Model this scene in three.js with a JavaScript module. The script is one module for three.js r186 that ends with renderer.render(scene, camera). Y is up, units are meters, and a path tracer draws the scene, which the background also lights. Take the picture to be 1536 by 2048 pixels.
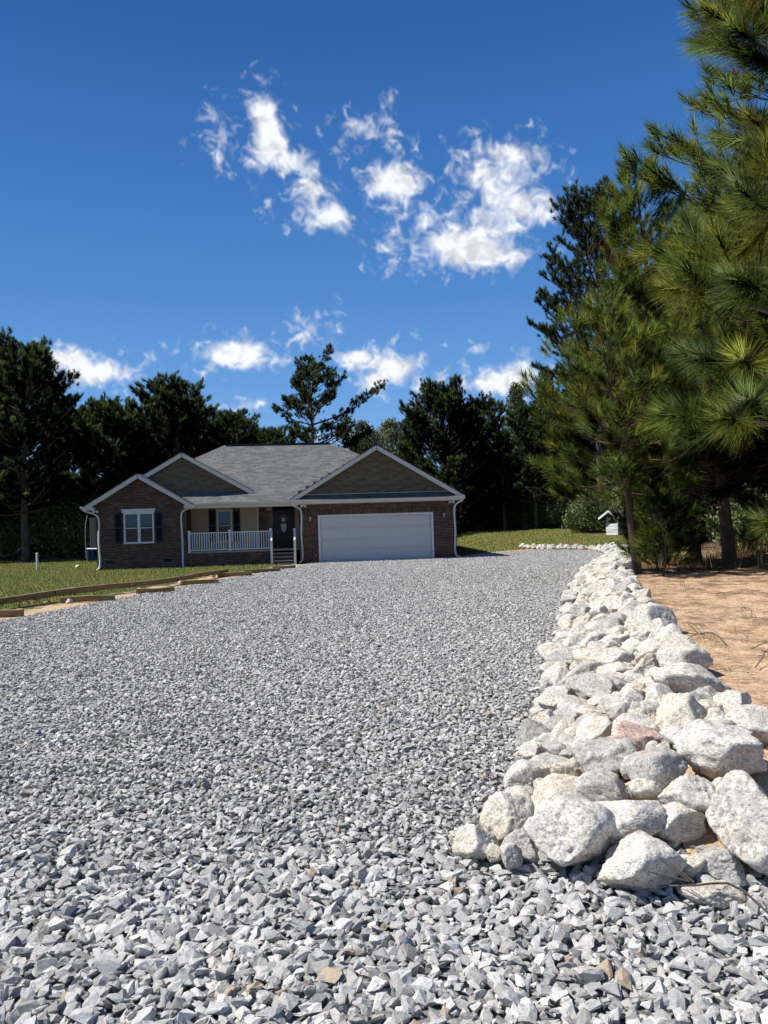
import * as THREE from 'three';
import { mergeGeometries, mergeVertices } from 'three/addons/utils/BufferGeometryUtils.js';
import { ConvexGeometry } from 'three/addons/geometries/ConvexGeometry.js';
import { SimplexNoise } from 'three/addons/math/SimplexNoise.js';

// ---------------------------------------------------------------- camera, sky, sun, exposure
function mulberry(a) { return () => { a |= 0; a = a + 0x6D2B79F5 | 0; let t = Math.imul(a ^ a >>> 15, 1 | a); t = t + Math.imul(t ^ t >>> 7, 61 | t) ^ t; return ((t ^ t >>> 14) >>> 0) / 4294967296; }; }
const rnd = mulberry(7);
const R = (a, b, r = rnd) => a + (b - a) * r();
const clamp = (x, a, b) => Math.min(b, Math.max(a, x));
const sstep = (a, b, x) => { const t = clamp((x - a) / (b - a), 0, 1); return t * t * (3 - 2 * t); };
const lerp = (a, b, t) => a + (b - a) * t;
const simplex = new SimplexNoise({ random: mulberry(11) });
const fbm3 = (x, y, z, o) => { let s = 0, a = .5; for (let i = 0; i < o; i++) { s += a * simplex.noise3d(x, y, z); x = x * 2.03 + 7.1; y = y * 2.03 + 3.7; z = z * 2.03 + 1.3; a *= .5; } return s; };
const fbm2 = (x, y, o = 4) => { let s = 0, a = .5; for (let i = 0; i < o; i++) { s += a * simplex.noise(x, y); x = x * 2.03 + 7.1; y = y * 2.03 + 3.7; a *= .5; } return s; };

const scene = new THREE.Scene();
const camera = new THREE.PerspectiveCamera(67, 768 / 1024, 0.05, 1500);
camera.position.set(0, 1.62, 0);
camera.rotation.order = 'YXZ';
camera.rotation.set(0.00776, 0, -0.03);
const renderer = new THREE.WebGLRenderer({ antialias: true });
renderer.toneMapping = THREE.LinearToneMapping;
renderer.toneMappingExposure = 1.32;
renderer.shadowMap.enabled = true;

const SUN = new THREE.Vector3(-0.59, 0.805, -0.015).normalize();
const sun = new THREE.DirectionalLight(new THREE.Color(1, 0.965, 0.92), 5.0);
sun.position.copy(SUN).multiplyScalar(120).add(new THREE.Vector3(0, 0, -30));
sun.target.position.set(0, 0, -30);
sun.castShadow = true;
sun.shadow.mapSize.set(4096, 4096);
Object.assign(sun.shadow.camera, { left: -60, right: 60, top: 60, bottom: -60, near: 1, far: 300 });
scene.add(sun, sun.target);

// clouds: azimuth and elevation (degrees, azimuth 0 straight ahead), half-width, half-height, strength
const CLOUDS = [[-7.89, 27.2, 1.11, 1.85, 1], [-7.76, 25.74, 1.26, 1.48, 1], [-4.75, 23.19, 2.41, 2.04, .6], [-3.34, 21.29, 1.78, 1.04, 1], [-6.15, 24.87, 1.3, .81, .7], [-10.67, 25.03, 2.04, .96, .45], [-11.12, 27.21, 1.11, 1.41, .35], [-.37, 26.72, 1.78, 1.04, .6], [1.15, 27.64, .74, .93, .4], [1.55, 23.5, 2.07, 1.56, 1.1], [.86, 19.59, 1.56, 1.67, .4], [8.53, 23.47, 2.96, 1.85, .75], [10.74, 24.5, 1.85, 1.3, .6], [12.22, 20.96, 1.85, 1.11, .65], [9.9, 21.17, 2.59, 1.85, .7], [6.56, 19.15, 3.52, 1.67, 1.1], [9.08, 18.16, 2.22, .81, .7], [4.05, 21.09, 1.67, .81, .5], [-10.56, 12.08, 2.81, 1.15, 1.2], [-5.07, 13.58, 1.41, 1.26, .6], [-3.28, 14.09, .81, 1.41, .3], [-1.8, 11.74, 1.56, .81, .9], [1.14, 10.98, 2.3, 1.56, 1], [-.56, 9.96, 1.04, .96, .8], [3.31, 9.47, 1.48, .67, .5], [8.63, 9.58, 2.96, 1.26, 1], [7.61, 12.04, .81, .52, .7], [10.62, 10, 1.48, 1.11, .8], [-20.53, 10.58, 2.59, 1.33, 1], [-22.11, 11.51, 1.48, .74, .8], [-17.23, 10.34, .81, .52, .6], [-9.41, 8.62, 1.04, .52, .6], [-10.69, 7.77, 1.48, .67, .6], [-2.72, 6.13, 2.22, .44, .7]];
{
  const r = mulberry(5);           // the same scattered clouds all round
  for (let k = 0; k < 150; k++) {
    const az = R(-180, 180, r), el = 5 + 45 * r() * r();
    if (Math.abs(az) < 31 && el < 48) continue;
    const n = 1 + Math.floor(r() * 4);
    for (let j = 0; j < n; j++) CLOUDS.push([az + R(-4, 4, r), el + R(-2, 2, r), R(1, 3.2, r), R(.6, 1.6, r), R(.4, 1.1, r)]);
  }
  const W = 4096, H = 2048, data = new Float32Array(W * H * 4);
  const stops = [[-90, .10, .11, .12], [-1, .22, .34, .52], [0, .30, .50, .82], [5, .205, .425, .79], [10, .135, .335, .70], [16, .084, .250, .595], [24, .049, .178, .485], [33, .028, .116, .365], [50, .020, .088, .29], [90, .015, .068, .24]];
  const dens = new Float32Array(W * H);
  for (const [az, el, rx, ry, s] of CLOUDS) {
    const c = Math.cos(el * Math.PI / 180), ex = rx * 2.1, ey = ry * 2.1;
    const j0 = Math.floor((el - ey + 90) / 180 * H), j1 = Math.ceil((el + ey + 90) / 180 * H);
    const i0 = Math.floor((az - 90 - ex / c) / 360 * W + W / 2), i1 = Math.ceil((az - 90 + ex / c) / 360 * W + W / 2);
    for (let j = j0; j <= j1; j++) for (let i = i0; i <= i1; i++) {
      const dx = ((i + .5 - W / 2) / W * 360 - az + 90) * c / rx, dy = ((j + .5) / H * 180 - 90 - el) / ry;
      const q = dx * dx + (dy < 0 ? 1.25 : 1) * dy * dy; if (q > 4.4) continue;
      const k = j * W + ((i % W) + W) % W, f = s * Math.exp(-q * 1.15);
      dens[k] = 1 - (1 - dens[k]) * (1 - Math.min(.97, f));
    }
  }
  for (let j = 0; j < H; j++) {
    const e = (j + .5) / H * 180 - 90; let q = 1; while (q < stops.length - 1 && stops[q][0] < e) q++;
    const a = stops[q - 1], b = stops[q], t = clamp((e - a[0]) / (b[0] - a[0]), 0, 1);
    const base = [1, 2, 3].map(n => .80 * lerp(a[n], b[n], t)), ce = Math.cos(e * Math.PI / 180), y = Math.sin(e * Math.PI / 180);
    for (let i = 0; i < W; i++) {
      const phi = (i + .5 - W / 2) / W * 2 * Math.PI, x = ce * Math.cos(phi), z = ce * Math.sin(phi), k = j * W + i;
      const g = x * SUN.x + y * SUN.y + z * SUN.z, glow = e > 0 ? .06 * Math.pow(Math.max(0, g), 16) : 0;
      let r = base[0] + glow, gg = base[1] + glow * 1.05, bb = base[2] + glow * 1.05;
      const d = dens[k];
      if (d > .015) {
        const w1 = simplex.noise3d(x * 30, y * 30, z * 30), w2 = simplex.noise3d(x * 30 + 9, y * 30, z * 30 + 4), w3 = simplex.noise3d(x * 90, y * 90 + 5, z * 90);
        const X = x + w1 * .006 + w3 * .0022, Y = y + w2 * .006 - w3 * .0022, Z = z + w2 * .004;
        const n1 = fbm3(X * 34, Y * 40, Z * 34, 7), rid = 1 - Math.abs(fbm3(X * 60 + 3, Y * 60, Z * 60, 5)) * 2.4;
        let m = d * 1.20 + n1 * .78 * (1.2 - d * .7) + (rid - .5) * .34 * (1.05 - d) - .25;
        m = clamp(m * 1.3, 0, 1); const al = Math.pow(m, 1.55) * .97;
        const wh = .68 + .27 * sstep(-.3, .45, fbm3(X * 36 + 5, (Y + .010) * 44, Z * 36, 5) * 1.1 + m * .30);
        r = lerp(r, .79 * wh, al); gg = lerp(gg, .81 * wh, al); bb = lerp(bb, .85 * wh, al);
      }
      data[4 * k] = r; data[4 * k + 1] = gg; data[4 * k + 2] = bb; data[4 * k + 3] = 1;
    }
  }
  const t = new THREE.DataTexture(data, W, H, THREE.RGBAFormat, THREE.FloatType);
  t.mapping = THREE.EquirectangularReflectionMapping; t.magFilter = t.minFilter = THREE.LinearFilter; t.needsUpdate = true;
  scene.background = t; scene.environment = t;
}

// ---------------------------------------------------------------- helpers
const used = {};
function named(o, name) { const n = used[name] = (used[name] ?? -1) + 1; o.name = n ? `${name}_${String(n).padStart(3, '0')}` : name; return o; }
function shade(o) { o.traverse(c => { if (c.isMesh) { c.castShadow = true; c.receiveShadow = true; } }); return o; }
function thing(o, name, label, category, group) { named(o, name); o.userData = { label, category }; if (group) o.userData.group = group; scene.add(shade(o)); return o; }
function structure(o, name) { named(o, name); o.userData = { kind: 'structure' }; scene.add(shade(o)); return o; }
function stuff(o, name, label, category) { named(o, name); o.userData = { kind: 'stuff', label, category }; scene.add(shade(o)); return o; }
function part(parent, name, geo, mat, label) { const m = new THREE.Mesh(Array.isArray(geo) ? join(geo) : geo, mat); m.name = name; if (label) m.userData.label = label; m.castShadow = m.receiveShadow = true; parent.add(m); return m; }
function clean(g) { const o = g.index ? g.toNonIndexed() : g; for (const k of Object.keys(o.attributes)) if (!['position', 'normal', 'uv', 'color'].includes(k)) o.deleteAttribute(k); if (!o.attributes.normal) o.computeVertexNormals(); planar(o); return o; }
function join(list) { const c = list.map(clean); const col = c.some(g => g.attributes.color); if (!col) c.forEach(g => g.deleteAttribute('color')); return mergeGeometries(c, false); }
function planar(g, k = 1) {        // uv in metres from the dominant face direction
  const p = g.attributes.position, n = g.attributes.normal, uv = new Float32Array(p.count * 2);
  for (let i = 0; i < p.count; i++) {
    const ax = Math.abs(n.getX(i)), ay = Math.abs(n.getY(i)), az = Math.abs(n.getZ(i));
    let u, v; if (ay > ax && ay > az) { u = p.getX(i); v = p.getZ(i); } else if (ax > az) { u = p.getZ(i); v = p.getY(i); } else { u = p.getX(i); v = p.getY(i); }
    uv[2 * i] = u * k; uv[2 * i + 1] = v * k;
  }
  g.setAttribute('uv', new THREE.BufferAttribute(uv, 2)); return g;
}
function box(x0, x1, y0, y1, z0, z1) { const g = new THREE.BoxGeometry(x1 - x0, y1 - y0, z1 - z0); g.translate((x0 + x1) / 2, (y0 + y1) / 2, (z0 + z1) / 2); return g; }
function bar(a, b, w, h, up = new THREE.Vector3(0, 1, 0)) {          // a square bar from a to b
  const A = new THREE.Vector3(...a), B = new THREE.Vector3(...b), d = B.clone().sub(A), L = d.length(); d.normalize();
  const s = new THREE.Vector3().crossVectors(d, up).normalize(), t = new THREE.Vector3().crossVectors(s, d);
  const g = new THREE.BoxGeometry(w, h, L), m = new THREE.Matrix4().makeBasis(s, t, d.clone()).setPosition(A.add(B).multiplyScalar(.5));
  if (m.determinant() < 0) m.makeBasis(s.negate(), t, d).setPosition(A);
  return g.applyMatrix4(m);
}
function tube(pts, r0, r1, seg, rad, r = null) {       // tapered tube
  const c = pts.length === 2 ? new THREE.LineCurve3(pts[0], pts[1]) : new THREE.CatmullRomCurve3(pts), pos = [], nor = [], uv = [], idx = [];
  const fr = c.computeFrenetFrames(seg, false), L = c.getLength();
  for (let i = 0; i <= seg; i++) {
    const t = i / seg, p = c.getPointAt(t), rr = lerp(r0, r1, t);
    for (let j = 0; j <= rad; j++) {
      const a = j / rad * 2 * Math.PI, ca = Math.cos(a), sa = Math.sin(a), N = fr.normals[i], B = fr.binormals[i];
      const nx = ca * N.x + sa * B.x, ny = ca * N.y + sa * B.y, nz = ca * N.z + sa * B.z, q = r ? rr * (1 + r * simplex.noise3d(nx * 2, t * L * 2.5, nz * 2)) : rr;
      pos.push(p.x + nx * q, p.y + ny * q, p.z + nz * q); nor.push(nx, ny, nz); uv.push(j / rad, t * L);
    }
  }
  for (let i = 0; i < seg; i++) for (let j = 0; j < rad; j++) { const a = i * (rad + 1) + j, b = a + rad + 1; idx.push(a, a + 1, b, b, a + 1, b + 1); }
  const g = new THREE.BufferGeometry(); g.setAttribute('position', new THREE.Float32BufferAttribute(pos, 3)); g.setAttribute('normal', new THREE.Float32BufferAttribute(nor, 3)); g.setAttribute('uv', new THREE.Float32BufferAttribute(uv, 2)); g.setIndex(idx); return g;
}
const V = (x, y, z) => new THREE.Vector3(x, y, z);
const rgb = (r, g, b) => new THREE.Color().setRGB(r, g, b);

// tileable noise for textures
function lattice(n, seed) { const r = mulberry(seed), a = new Float32Array(n * n).map(() => r()); return (x, y) => { const i = Math.floor(x), j = Math.floor(y), u = x - i, v = y - j, s = u * u * (3 - 2 * u), t = v * v * (3 - 2 * v), q = (p, w) => a[((w % n) + n) % n * n + ((p % n) + n) % n]; return lerp(lerp(q(i, j), q(i + 1, j), s), lerp(q(i, j + 1), q(i + 1, j + 1), s), t); }; }
function tfbm(f, oct, seed) { const L = []; for (let k = 0; k < oct; k++) L.push(lattice(f << k, seed + k)); return (u, v) => { let s = 0, a = .5, w = 0; for (let k = 0; k < oct; k++) { s += a * L[k](u * (f << k), v * (f << k)); w += a; a *= .6; } return s / w; }; }
function texture(N, fn, srgb, repeat = 1) {
  const d = new Uint8Array(N * N * 4);
  for (let j = 0; j < N; j++) for (let i = 0; i < N; i++) { const c = fn(i / N, j / N), k = 4 * (j * N + i); for (let q = 0; q < 3; q++) d[k + q] = clamp((c.length ? c[q] : c) * 255, 0, 255); d[k + 3] = 255; }
  const t = new THREE.DataTexture(d, N, N); t.wrapS = t.wrapT = THREE.RepeatWrapping; t.magFilter = THREE.LinearFilter; t.minFilter = THREE.LinearMipmapLinearFilter; t.generateMipmaps = true;
  if (srgb) t.colorSpace = THREE.SRGBColorSpace; t.repeat.set(repeat, repeat); t.needsUpdate = true; return t;
}
const std = (c, rough = .9, o = {}) => new THREE.MeshStandardMaterial({ color: c, roughness: rough, side: THREE.DoubleSide, ...o });

// ---------------------------------------------------------------- materials
const nA = tfbm(4, 6, 21), nB = tfbm(16, 5, 41), nC = tfbm(64, 3, 61), nD = tfbm(8, 6, 81);
const texRock = texture(512, (u, v) => { const s = nC(u, v), a = nA(u, v), b = nB(v, u), k = .84 + .20 * (a - .5) * 1.4 + .26 * (b - .5) + (s > .62 ? .09 : s < .37 ? -.16 : 0); const w = .05 * (nD(u, v) - .5) * 4; return [k + .02 + w * .3, k, k - .035 - w * .4]; }, true);
const texRockBump = texture(512, (u, v) => .5 * nA(u, v) + .35 * nB(u, v) + .25 * nC(u, v));
const texGravel = texture(256, (u, v) => { const k = .90 + .22 * (nB(u, v) - .5) + .22 * (nC(u, v) - .5); return [k, k, k]; }, true);
const texBark = texture(256, (u, v) => { const c = nB(u * 1, v * .25 + .3), d = Math.abs(nA(u, v * .5) - .5) * 2; const k = .35 + .5 * c + .2 * d; return [k, k * .93, k * .88]; }, true);
const texBarkBump = texture(256, (u, v) => .6 * nB(u, v * .25) + .4 * Math.abs(nA(u, v * .5) - .5) * 2);
const texSand = texture(1024, (u, v) => { const a = nA(u, v), b = nB(u, v), c = nC(u, v), st = sstep(.52, .66, nB(u * 1, v * 3 % 1) * .6 + a * .4); let k = .80 + .16 * (a - .5) + .18 * (b - .5) + .14 * (c - .5); return [k - st * .10, k * .875 - st * .12, k * .735 - st * .14]; }, true);
const texSandBump = texture(512, (u, v) => .5 * nD(u, v) + .3 * nB(u, v) + .2 * nC(u, v));
const texLawn = texture(1024, (u, v) => { const a = nA(u, v), b = nB(u, v), c = nC(u, v), k = .62 + .5 * (b - .5) + .35 * (c - .5), br = sstep(.5, .62, a) * .8; return [k * lerp(.72, .98, br), k * lerp(.80, .78, br), k * lerp(.34, .42, br)]; }, true);
const texSoil = texture(512, (u, v) => { const b = nB(u, v), c = nC(u, v), k = .42 + .4 * (b - .5) + .35 * (c - .5); return [k, k * .72, k * .52]; }, true);
const texWood = texture(256, (u, v) => { const g = nB(u * .25, v), k = .7 + .4 * (g - .5) + .2 * (nC(u * .2, v) - .5); return [k, k * .93, k * .76]; }, true);
const texShingle = texture(1024, (u, v) => {      // 4.4 m of roof: 32 courses, tabs of mixed tone
  const cy = v * 32, row = Math.floor(cy), o = (row * 37 % 16) / 16, cx = (u * 14 + o), col = Math.floor(cx), h = Math.abs(Math.sin(row * 12.9898 + (col % 14) * 78.233) * 43758.5453) % 1;
  let k = .50 + .13 * (h - .5) + .16 * (nC(u, v) - .5); if (cy - row < .14) k *= .78; return [k, k * 1.0, k * .985];
}, true, 1 / 4.4);
const texShingleBump = texture(512, (u, v) => { const cy = v * 32 % 1; return .8 * (1 - cy) + .2 * nC(u, v); }, false, 1 / 4.4);

const M = {
  gravel: std(rgb(1, 1, 1), .9, { map: texGravel, bumpMap: texRockBump, bumpScale: .004 }),
  rock: std(rgb(.72, .70, .665), .93, { map: texRock, bumpMap: texRockBump, bumpScale: .012 }),
  rockCream: std(rgb(.73, .695, .625), .93, { map: texRock, bumpMap: texRockBump, bumpScale: .012 }),
  rockGrey: std(rgb(.54, .53, .515), .93, { map: texRock, bumpMap: texRockBump, bumpScale: .012 }),
  rockPink: std(rgb(.70, .53, .47), .93, { map: texRock, bumpMap: texRockBump, bumpScale: .012 }),
  bed: std(rgb(.20, .195, .185), 1, { map: texGravel }),
  sand: std(rgb(.80, .74, .66), 1, { map: texSand, bumpMap: texSandBump, bumpScale: .07 }),
  lawn: std(rgb(.36, .34, .19), 1, { map: texLawn }),
  soil: std(rgb(.55, .50, .45), 1, { map: texSoil }),
  bark: std(rgb(.30, .24, .20), 1, { map: texBark, bumpMap: texBarkBump, bumpScale: .02 }),
  barkGrey: std(rgb(.42, .38, .33), 1, { map: texBark, bumpMap: texBarkBump, bumpScale: .01 }),
  needles: new THREE.MeshPhysicalMaterial({ color: 0xffffff, roughness: .75, specularIntensity: .25, transmission: .5, thickness: 0, side: THREE.DoubleSide }),
  farNeedles: new THREE.MeshPhysicalMaterial({ color: 0xffffff, roughness: .8, specularIntensity: .2, transmission: .35, thickness: 0, side: THREE.DoubleSide }),
  leaf: new THREE.MeshPhysicalMaterial({ color: 0xffffff, roughness: .7, transmission: .2, thickness: 0, side: THREE.DoubleSide }),
  grass: std(rgb(1, 1, 1), .8),
  straw: std(rgb(1, 1, 1), .9),
  timber: std(rgb(.42, .36, .22), .9, { map: texWood }),
  timberGrey: std(rgb(.40, .34, .25), .9, { map: texWood }),
  mortar: std(rgb(.26, .23, .20), 1),
  brickField: std(rgb(1, 1, 1), .9, { vertexColors: true }),
  trim: std(rgb(.66, .63, .57), .5),
  white: std(rgb(.74, .74, .73), .45),
  door: std(rgb(.62, .62, .60), .45),
  shingle: std(rgb(.55, .55, .55), .95, { map: texShingle, bumpMap: texShingleBump, bumpScale: .01 }),
  shake: std(rgb(.30, .28, .255), .8, { map: texWood }),
  siding: std(rgb(.46, .37, .24), .7),
  shutter: std(rgb(.008, .010, .016), .5),
  glass: new THREE.MeshPhysicalMaterial({ color: rgb(.55, .62, .62), roughness: .03, transmission: 1, thickness: 0, side: THREE.DoubleSide }),
  blind: std(rgb(.36, .39, .40), .8),
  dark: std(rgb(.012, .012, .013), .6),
  doorDark: std(rgb(.016, .014, .014), .6),
  frosted: std(rgb(.42, .42, .40), .25),
  stone: std(rgb(.38, .35, .31), .9),
  plastic: std(rgb(.80, .80, .78), .4),
  metal: std(rgb(.5, .5, .5), .35, { metalness: .8 }),
  netting: std(rgb(.02, .03, .03), 1, { transparent: true, opacity: .6 }),
  blue: std(rgb(.02, .05, .16), .6),
  ball: std(rgb(.62, .72, .18), .6),
};
const BRICKS = [[.100, .044, .027], [.080, .036, .024], [.120, .058, .036], [.055, .031, .023], [.092, .049, .033], [.145, .080, .050]].map(c => rgb(...c));
const brickMats = BRICKS.map(c => std(c, .9));

// ---------------------------------------------------------------- the lie of the land (d = distance ahead = -z)
const EDGE = [[.3, 3.6], [.73, 4.63], [1.1, 6.1], [1.94, 9.27], [3.61, 15.67], [5.71, 22.75], [9.81, 34.17], [10.4, 38], [10.6, 42]];
const edgeAt = d => { if (d < 3.6) return .3; for (let i = 1; i < EDGE.length; i++) if (d < EDGE[i][1]) return lerp(EDGE[i - 1][0], EDGE[i][0], (d - EDGE[i - 1][1]) / (EDGE[i][1] - EDGE[i - 1][1])); return 10.6; };
const base = d => -.011 * clamp(d - 2, 0, 34);
function land(x, d) {
  let y = base(d);
  const s = x - edgeAt(d), k = sstep(3.0, 4.2, d) * (1 - .75 * sstep(22, 36, d));
  y += k * (.36 * sstep(0, 1.25, s) + .16 * sstep(1.2, 7, s));
  y += .68 * sstep(38, 62, d) * sstep(2, 8, x);
  if (s > 1) y += (.06 * fbm2(x * .6, d * .6) + .035 * fbm2(x * 2.2 + 3, d * 2.2, 3)) * sstep(1, 2, s);
  if (x < -8) y += .06 * fbm2(x * .12, d * .12, 2);
  return y;
}
const inside = (poly, x, y) => { let c = false; for (let i = 0, j = poly.length - 1; i < poly.length; j = i++) { const [a, b] = poly[i], [e, f] = poly[j]; if ((b > y) !== (f > y) && x < (e - a) * (y - b) / (f - b) + a) c = !c; } return c; };
const GRAVEL = [[-13, -3], [-9.7, 2], [-7.42, 14.82], [-6.76, 18.57], [-6.22, 21.73], [-5.46, 25.47], [-4.65, 28.59], [-4.0, 33], [-3.4, 35.6], [-3.4, 36.1], [3.5, 36.9], [4.2, 38.8], [6.03, 40.6], [8.2, 41.5], [10.2, 40.3], [10.6, 37.5], [10.1, 34.17], [6.0, 22.75], [3.95, 15.67], [2.25, 9.27], [1.40, 6.1], [1.0, 4.63], [.66, 3.8], [1.0, 3.62], [1.5, 3.4], [2.3, 3.2], [6, 2.8], [7, -3]];
function sheet(poly, step, lift, x0, x1, d0, d1, wig = 0) {
  const nx = Math.round((x1 - x0) / step), nd = Math.round((d1 - d0) / step), pos = [], idx = [], id = new Int32Array((nx + 1) * (nd + 1)).fill(-1);
  const vert = (i, j) => { const k = j * (nx + 1) + i; if (id[k] < 0) { const x = x0 + i * step, d = d0 + j * step; id[k] = pos.length / 3; pos.push(x, land(x, d) + lift, -d); } return id[k]; };
  for (let j = 0; j < nd; j++) for (let i = 0; i < nx; i++) { const x = x0 + (i + .5) * step, d = d0 + (j + .5) * step; if (poly && !inside(poly, x + wig * fbm2(x * 1.5, d * 1.5, 3), d + wig * fbm2(x * 1.5 + 9, d * 1.5, 3))) continue; const a = vert(i, j), b = vert(i + 1, j), c = vert(i, j + 1), e = vert(i + 1, j + 1); idx.push(a, b, c, b, e, c); }
  const g = new THREE.BufferGeometry(); g.setAttribute('position', new THREE.Float32BufferAttribute(pos, 3)); g.setIndex(idx); g.computeVertexNormals();
  const uv = new Float32Array(pos.length / 3 * 2); for (let i = 0; i < pos.length / 3; i++) { uv[2 * i] = pos[3 * i]; uv[2 * i + 1] = pos[3 * i + 2]; } g.setAttribute('uv', new THREE.BufferAttribute(uv, 2)); return g;
}
for (const [t, k] of [[texSand, .33], [texSandBump, .7], [texLawn, .16], [texSoil, .6]]) t.repeat.set(k, k);
for (const t of [texRock, texRockBump]) t.repeat.set(1, 1);
{
  const near = sheet(null, .75, -.012, -75, 75, -15, 110), rim = new THREE.RingGeometry(60, 700, 64, 1); rim.rotateX(-Math.PI / 2); rim.translate(0, -1.2, -45);

  structure(new THREE.Mesh(rim, M.soil), 'far_ground');
  structure(new THREE.Mesh(sheet(GRAVEL, .25, .0, -14, 12, -3, 42), M.bed), 'driveway');
  const bank = [[.85, 3.75], [1.1, 4.7], [1.5, 6.2], [2.35, 9.27], [4.0, 15.67], [6.0, 22.75], [8.6, 30], [12, 32], [17, 29], [22, 22], [22, 2.4], [7, 2.6], [2.3, 3.05], [1.5, 3.3]];
  structure(new THREE.Mesh(sheet(bank, .1, .010, 0, 23, 2.0, 33, .12), M.sand), 'sand_bank');
  { const p = near.attributes.position; for (let i = 0; i < p.count; i++) { const x = p.getX(i), d = -p.getZ(i); if (inside(GRAVEL, x, d) || inside(bank, x, d) || (x > -2 && x < 12 && d < 42)) p.setY(i, p.getY(i) - .2); } }
  structure(new THREE.Mesh(near, M.lawn), 'ground');
  const strip = [[-8.3, 13.5], [-8.1, 15.5], [-7.7, 18.7], [-7.0, 21.7], [-6.5, 25.6], [-6.3, 28.5], [-5.2, 31], [-4.6, 34.6], [-3.3, 35.4], [-3.6, 33], [-4.2, 28.59], [-5.2, 25.47], [-6.0, 21.73], [-6.6, 18.57], [-7.3, 13.5]];
  structure(new THREE.Mesh(sheet(strip, .12, .004, -10, -2, 13, 36, .55), M.sand), 'sand_strip');
  const apron = [[4.2, 38.8], [5.2, 40.9], [8.2, 42.4], [10.6, 41.4], [10.8, 39], [9.8, 39.5], [6, 39.5]];
  structure(new THREE.Mesh(sheet(apron, .15, .004, 3, 12, 38, 43, .3), M.sand), 'sand_verge');
  const fl = [[-75, 45.5], [-30, 46.5], [-20, 48.5], [-14, 54], [2, 60], [8, 66], [16, 61], [20, 52], [16, 40], [14, 34], [10.5, 25], [8.4, 20.6], [8.2, 18.9], [12, 16.5], [22, 14], [75, 10], [75, 110], [-75, 110]];
  structure(new THREE.Mesh(sheet(fl, .5, .016, -75, 75, 10, 108, 1.2), M.soil), 'forest_floor');
}

// ---------------------------------------------------------------- gravel: uncountable crushed stone
const dummy = new THREE.Object3D();
function stoneShape(r) {
  const p = [], n = 10 + Math.floor(r() * 5), fx = R(.58, .9, r), fy = R(.32, .6, r);
  for (let k = 0; k < n; k++) { const v = V(R(-1, 1, r), R(-1, 1, r), R(-1, 1, r)).normalize().multiplyScalar(R(.85, 1.12, r)); p.push(V(v.x, v.y * fy, v.z * fx)); }
  // split each facet and roughen it, so that the broken faces are not dead flat
  const hull = new ConvexGeometry(p), q = hull.attributes.position, out = [], key = v => v.clone().add(V(fbm3(v.x * 3 + n, v.y * 3, v.z * 3, 2), fbm3(v.x * 3, v.y * 3 + n, v.z * 3, 2), fbm3(v.x * 3, v.y * 3, v.z * 3 + n, 2)).multiplyScalar(.17));
  const cut = (a, b, c, lv) => { if (lv === 0) { for (const v of [a, b, c]) { const w = key(v); out.push(w.x, w.y, w.z); } return; } const ab = a.clone().lerp(b, .5), bc = b.clone().lerp(c, .5), ca = c.clone().lerp(a, .5); cut(a, ab, ca, lv - 1); cut(ab, b, bc, lv - 1); cut(ca, bc, c, lv - 1); cut(ab, bc, ca, lv - 1); };
  for (let i = 0; i < q.count; i += 3) cut(V(0, 0, 0).fromBufferAttribute(q, i), V(0, 0, 0).fromBufferAttribute(q, i + 1), V(0, 0, 0).fromBufferAttribute(q, i + 2), 1);
  const g = new THREE.BufferGeometry(); g.setAttribute('position', new THREE.Float32BufferAttribute(out, 3)); g.computeVertexNormals(); planar(g, .45); return g;
}
{
  const r = mulberry(101), NV = 16, shapes = Array.from({ length: NV }, () => stoneShape(r)), sets = shapes.map(() => ({ m: [], c: [] })), col = new THREE.Color();
  const put = (x, d, size, lift, tilt) => {
    dummy.position.set(x, land(x, d) + lift, -d);
    const up = V(R(-1, 1, r) * tilt, 1, R(-1, 1, r) * tilt).normalize(); dummy.quaternion.setFromUnitVectors(V(0, 1, 0), up); dummy.rotateY(R(0, 6.283, r));
    dummy.scale.set(size * R(.8, 1.2, r), size * R(.8, 1.25, r), size * R(.8, 1.2, r)); dummy.updateMatrix();
    const s = sets[Math.floor(r() * NV)]; s.m.push(...dummy.matrix.elements);
    let k = .52 * Math.exp(R(-1, 1, r) * .33); const q = r(); if (q < .10) k *= .68; else if (q > .9) k *= 1.22; const w = R(-1, 1, r) * .012;
    if (r() < .012) s.c.push(.46, .37, .26); else k = Math.min(k, .84); s.c.push(k * 1.0 + w, k * .975, k * .915 - w);
  };
  let count = 0;
  for (let d = .4; d < 42;) {
    const st = d < 12 ? .036 : d < 20 ? .041 : .047;
    for (let x = -.5 * d - 3.2; x < Math.min(.5 * d + 2.6, 11); x += st) {
      const X = x + R(-.5, .5, r) * st, D = d + R(-.5, .5, r) * st; if (!inside(GRAVEL, X, D)) continue;
      const big = sstep(4.4, 3.2, D), sz = lerp(R(.019, .031, r), R(.022, .044, r), big);
      put(X, D, sz, R(.004, .024, r) + .006 * fbm2(X * 2, D * 2, 2), r() < .25 ? 1.3 : .55); count++;
      if (r() < .05 + .10 * big) put(X, D, lerp(R(.030, .042, r), R(.038, .058, r), big), R(.018, .034, r), .6);
    }
    d += st;
  }
  const grp = new THREE.Group();
  sets.forEach((s, i) => { const n = s.m.length / 16, im = new THREE.InstancedMesh(shapes[i], M.gravel, n); im.instanceMatrix.array.set(s.m); im.instanceColor = new THREE.InstancedBufferAttribute(new Float32Array(s.c), 3); im.name = i ? `crushed_stone_${String(i).padStart(3, '0')}` : 'crushed_stone'; im.userData.kind = 'stuff'; grp.add(im); });
  stuff(grp, 'gravel', 'loose light grey crushed stone covering the wide driveway', 'gravel');
  console.log('gravel', count);
}

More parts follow.
